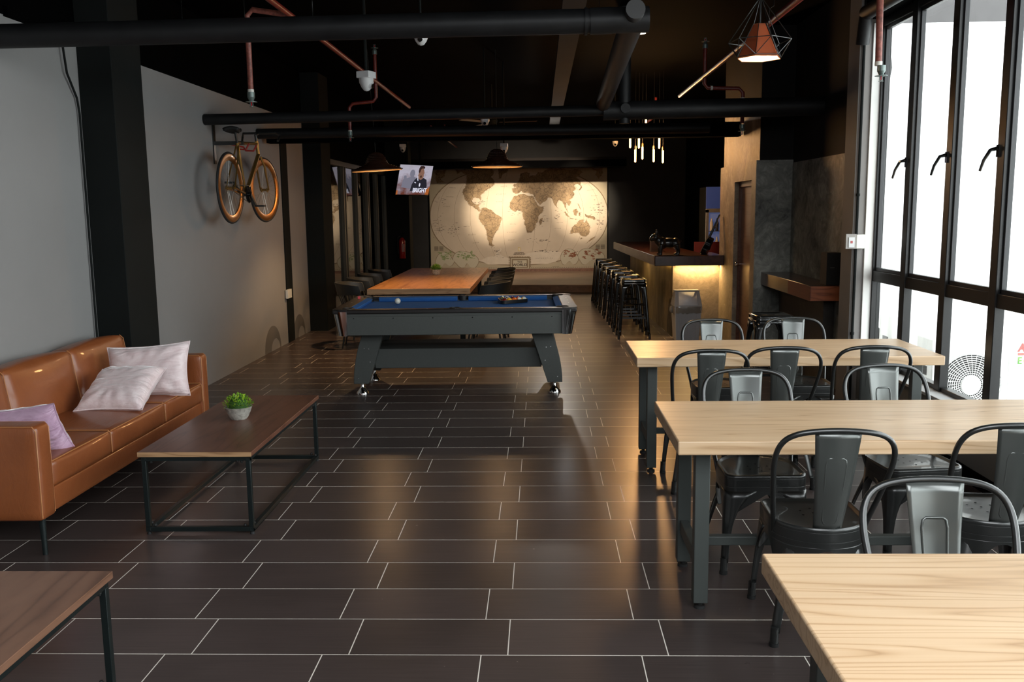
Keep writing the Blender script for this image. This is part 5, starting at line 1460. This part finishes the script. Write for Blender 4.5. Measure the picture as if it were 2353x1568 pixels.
# downlight, spotlights
dl = thing('downlight', 'small round lit downlight beside the elbow of the black duct', 'downlight', (.74, 7.0, 2.925))
MB().lathe([(.052, .0), (.055, .06), (.045, .08), (.0, .08)], 24).build('housing', M_BLK2, dl)
MB().lathe([(0, .0), (.048, .0), (.048, .004)], 24).build('lens', emis('bright downlight lens', (1, .86, .62), 9), dl)
MB().tube([(0, 0, .07), (0, 0, H - 2.925)], .006, 6).build('stem', M_BLK2, dl)
lamp('downlight glow', 'SPOT', (.74, 7.0, 2.915), 14, (1, .82, .58), (.74, 7.0, 0), .04, 110, .8)
def spot(label, x, y, z, d, lit):
    t = thing('track_spotlight', label, 'spotlight', (x, y, z), 0, 'spotlights under the ceiling tray')
    a = Vector(d).normalized()
    MB().tube([-a * .09, a * .06], .04, 16).build('head', M_BLK2, t)
    MB().tube([a * .0605, a * .065], .036, 16).build('lens', emis('spot lens %d' % lit, (1, .86, .62), lit), t)
    MB().tube([(0, 0, 0), (0, 0, 3.09 - z), ((.26 - x), 0, 3.11 - z)], .008, 6).build('stem', M_BLK2, t)
spot('bright spotlight under the tray facing the room', .26, 17.1, 3.0, (-.1, -.8, -.6), 20)
spot('black spotlight under the tray, aimed at the left of the map', .07, 17.62, 3.06, (-.2, .9, -.28), 4)
spot('black spotlight under the tray, aimed at the right of the map', .44, 17.62, 3.06, (.1, .9, -.28), 12)
# ceiling fan
fn = thing('ceiling_fan', 'dim ceiling fan with brown blades between the black pipes', 'ceiling fan', (-.72, 14.0, 2.97))
MB().lathe([(0, -.06), (.07, -.05), (.09, 0), (.06, .05), (.015, .07), (.015, H - 2.97)], 20).build('motor', M_BLK2, fn)
for k in range(3):
    a = rad(-8 + 120 * k)
    T = Matrix.Rotation(a, 4, 'Z') @ Matrix.Rotation(rad(8), 4, 'X')
    MB().box(.12, .68, -.05, .05, -.03, -.022, 0, T).build('blade', plain('brown fan blade', (.10, .055, .03), .4), fn, bevel=.002)

# ------------------------------------------------------------------ outside the windows
M_AC = plain('white enamel casing', (.80, .80, .78), .5)
def ac_unit(label, x0, x1, y, z0, z1, fx, side):
    t = thing('air_conditioner', label, 'air conditioner', ((x0 + x1) / 2, y + .16, z0), 0)
    w, h = (x1 - x0) / 2, z1 - z0
    MB().box(-w, w, -.16, .16, 0, h).build('casing', M_AC, t, bevel=.012)
    if fx is not None:
        cx, cz = fx - (x0 + x1) / 2, .31
        MB().tube([(cx, -.161, cz), (cx, -.165, cz)], .262, 48).build('fan_opening', plain('dark fan opening', (.02, .02, .02), .7), t)
        gr = MB()
        for k in range(13):
            r = .085 + k * .0185
            gr.tube([(cx + r * cos(2 * pi * j / 48), -.175, cz + r * sin(2 * pi * j / 48)) for j in range(48)], .0034, 5, closed=True)
        for k in range(36):
            a = 2 * pi * k / 36
            gr.tube([(cx + .08 * cos(a), -.176, cz + .08 * sin(a)), (cx + .31 * cos(a + .22), -.176, cz + .31 * sin(a + .22))], .0025, 4)
        gr.box(cx - .33, cx + .33, -.178, -.172, cz + .30, cz + .315).box(cx - .33, cx + .33, -.178, -.172, cz - .315, cz - .30).box(cx - .33, cx - .315, -.178, -.172, cz - .30, cz + .30).box(cx + .315, cx + .33, -.178, -.172, cz - .30, cz + .30)
        gr.build('fan_grille', M_AC, t)
        MB().tube([(cx, -.178, cz), (cx, -.184, cz)], .082, 32).build('fan_badge', M_AC, t)
    if side:
        s_ = MB()
        for k in range(3): s_.box(-w - .002, -w, -.08, .06, .16 + k * .11, .24 + k * .11)
        s_.build('side_grip', plain('shaded grip', (.03, .03, .03), .6), t)
    for sx in (-1, 1): MB().box(sx * w * .7 - .03, sx * w * .7 + .03, -.18, .18, -.5 - z0, 0).build('stand_leg', M_AC, t)
    return t
ac = ac_unit('white air conditioner unit with round fan grille outside the window', 3.36, 4.35, 7.85, -.21, .50, 3.70, True)
tx2 = MB()
text_mb(tx2, 'ACSON', .095, Matrix.Translation((.235, -.163, .60)) @ Matrix.Rotation(pi / 2, 4, 'X'), 0, .001, .004, .9, 'LEFT', .15)
tx2.box(.235, .47, -.164, -.162, .565, .585)
text_mb(tx2, 'E', .085, Matrix.Translation((.235, -.163, .49)) @ Matrix.Rotation(pi / 2, 4, 'X'), 1, .001, .002, .9, 'LEFT')
text_mb(tx2, 'CO', .085, Matrix.Translation((.285, -.163, .49)) @ Matrix.Rotation(pi / 2, 4, 'X'), 2, .001, .002, .9, 'LEFT')
tx2.build('brand_lettering', [plain('red print', (.5, .03, .03), .5), plain('green print', (.1, .3, .05), .5), plain('lime print', (.5, .6, .05), .5)], ac, fix=False, smooth=False)
ac_unit('further white air conditioner casing behind the fan unit', 3.28, 3.62, 8.55, -.05, .62, None, True)
top(MB().tube([(3.24, 9.2, .62), (3.26, 9.1, .50), (3.33, 9.0, .38), (3.46, 8.8, .28), (3.6, 8.7, .22)], [.012, .035, .045, .04, .03], 10), 'insulated_hose', M_RUB, 'black insulated hose curving down outside the window', 'hose')
top(MB().prism([(3.44, 2.62), (3.485, 2.82), (3.50, 2.90), (3.515, 3.0), (3.505, 3.08), (3.47, 3.21), (3.44, 3.21)], 9.48, 9.5, 'y'), 'painted_mark', plain('dark painted mark', (.06, .06, .06), .8), 'dark curved mark on the white wall outside, near the top', 'wall mark')
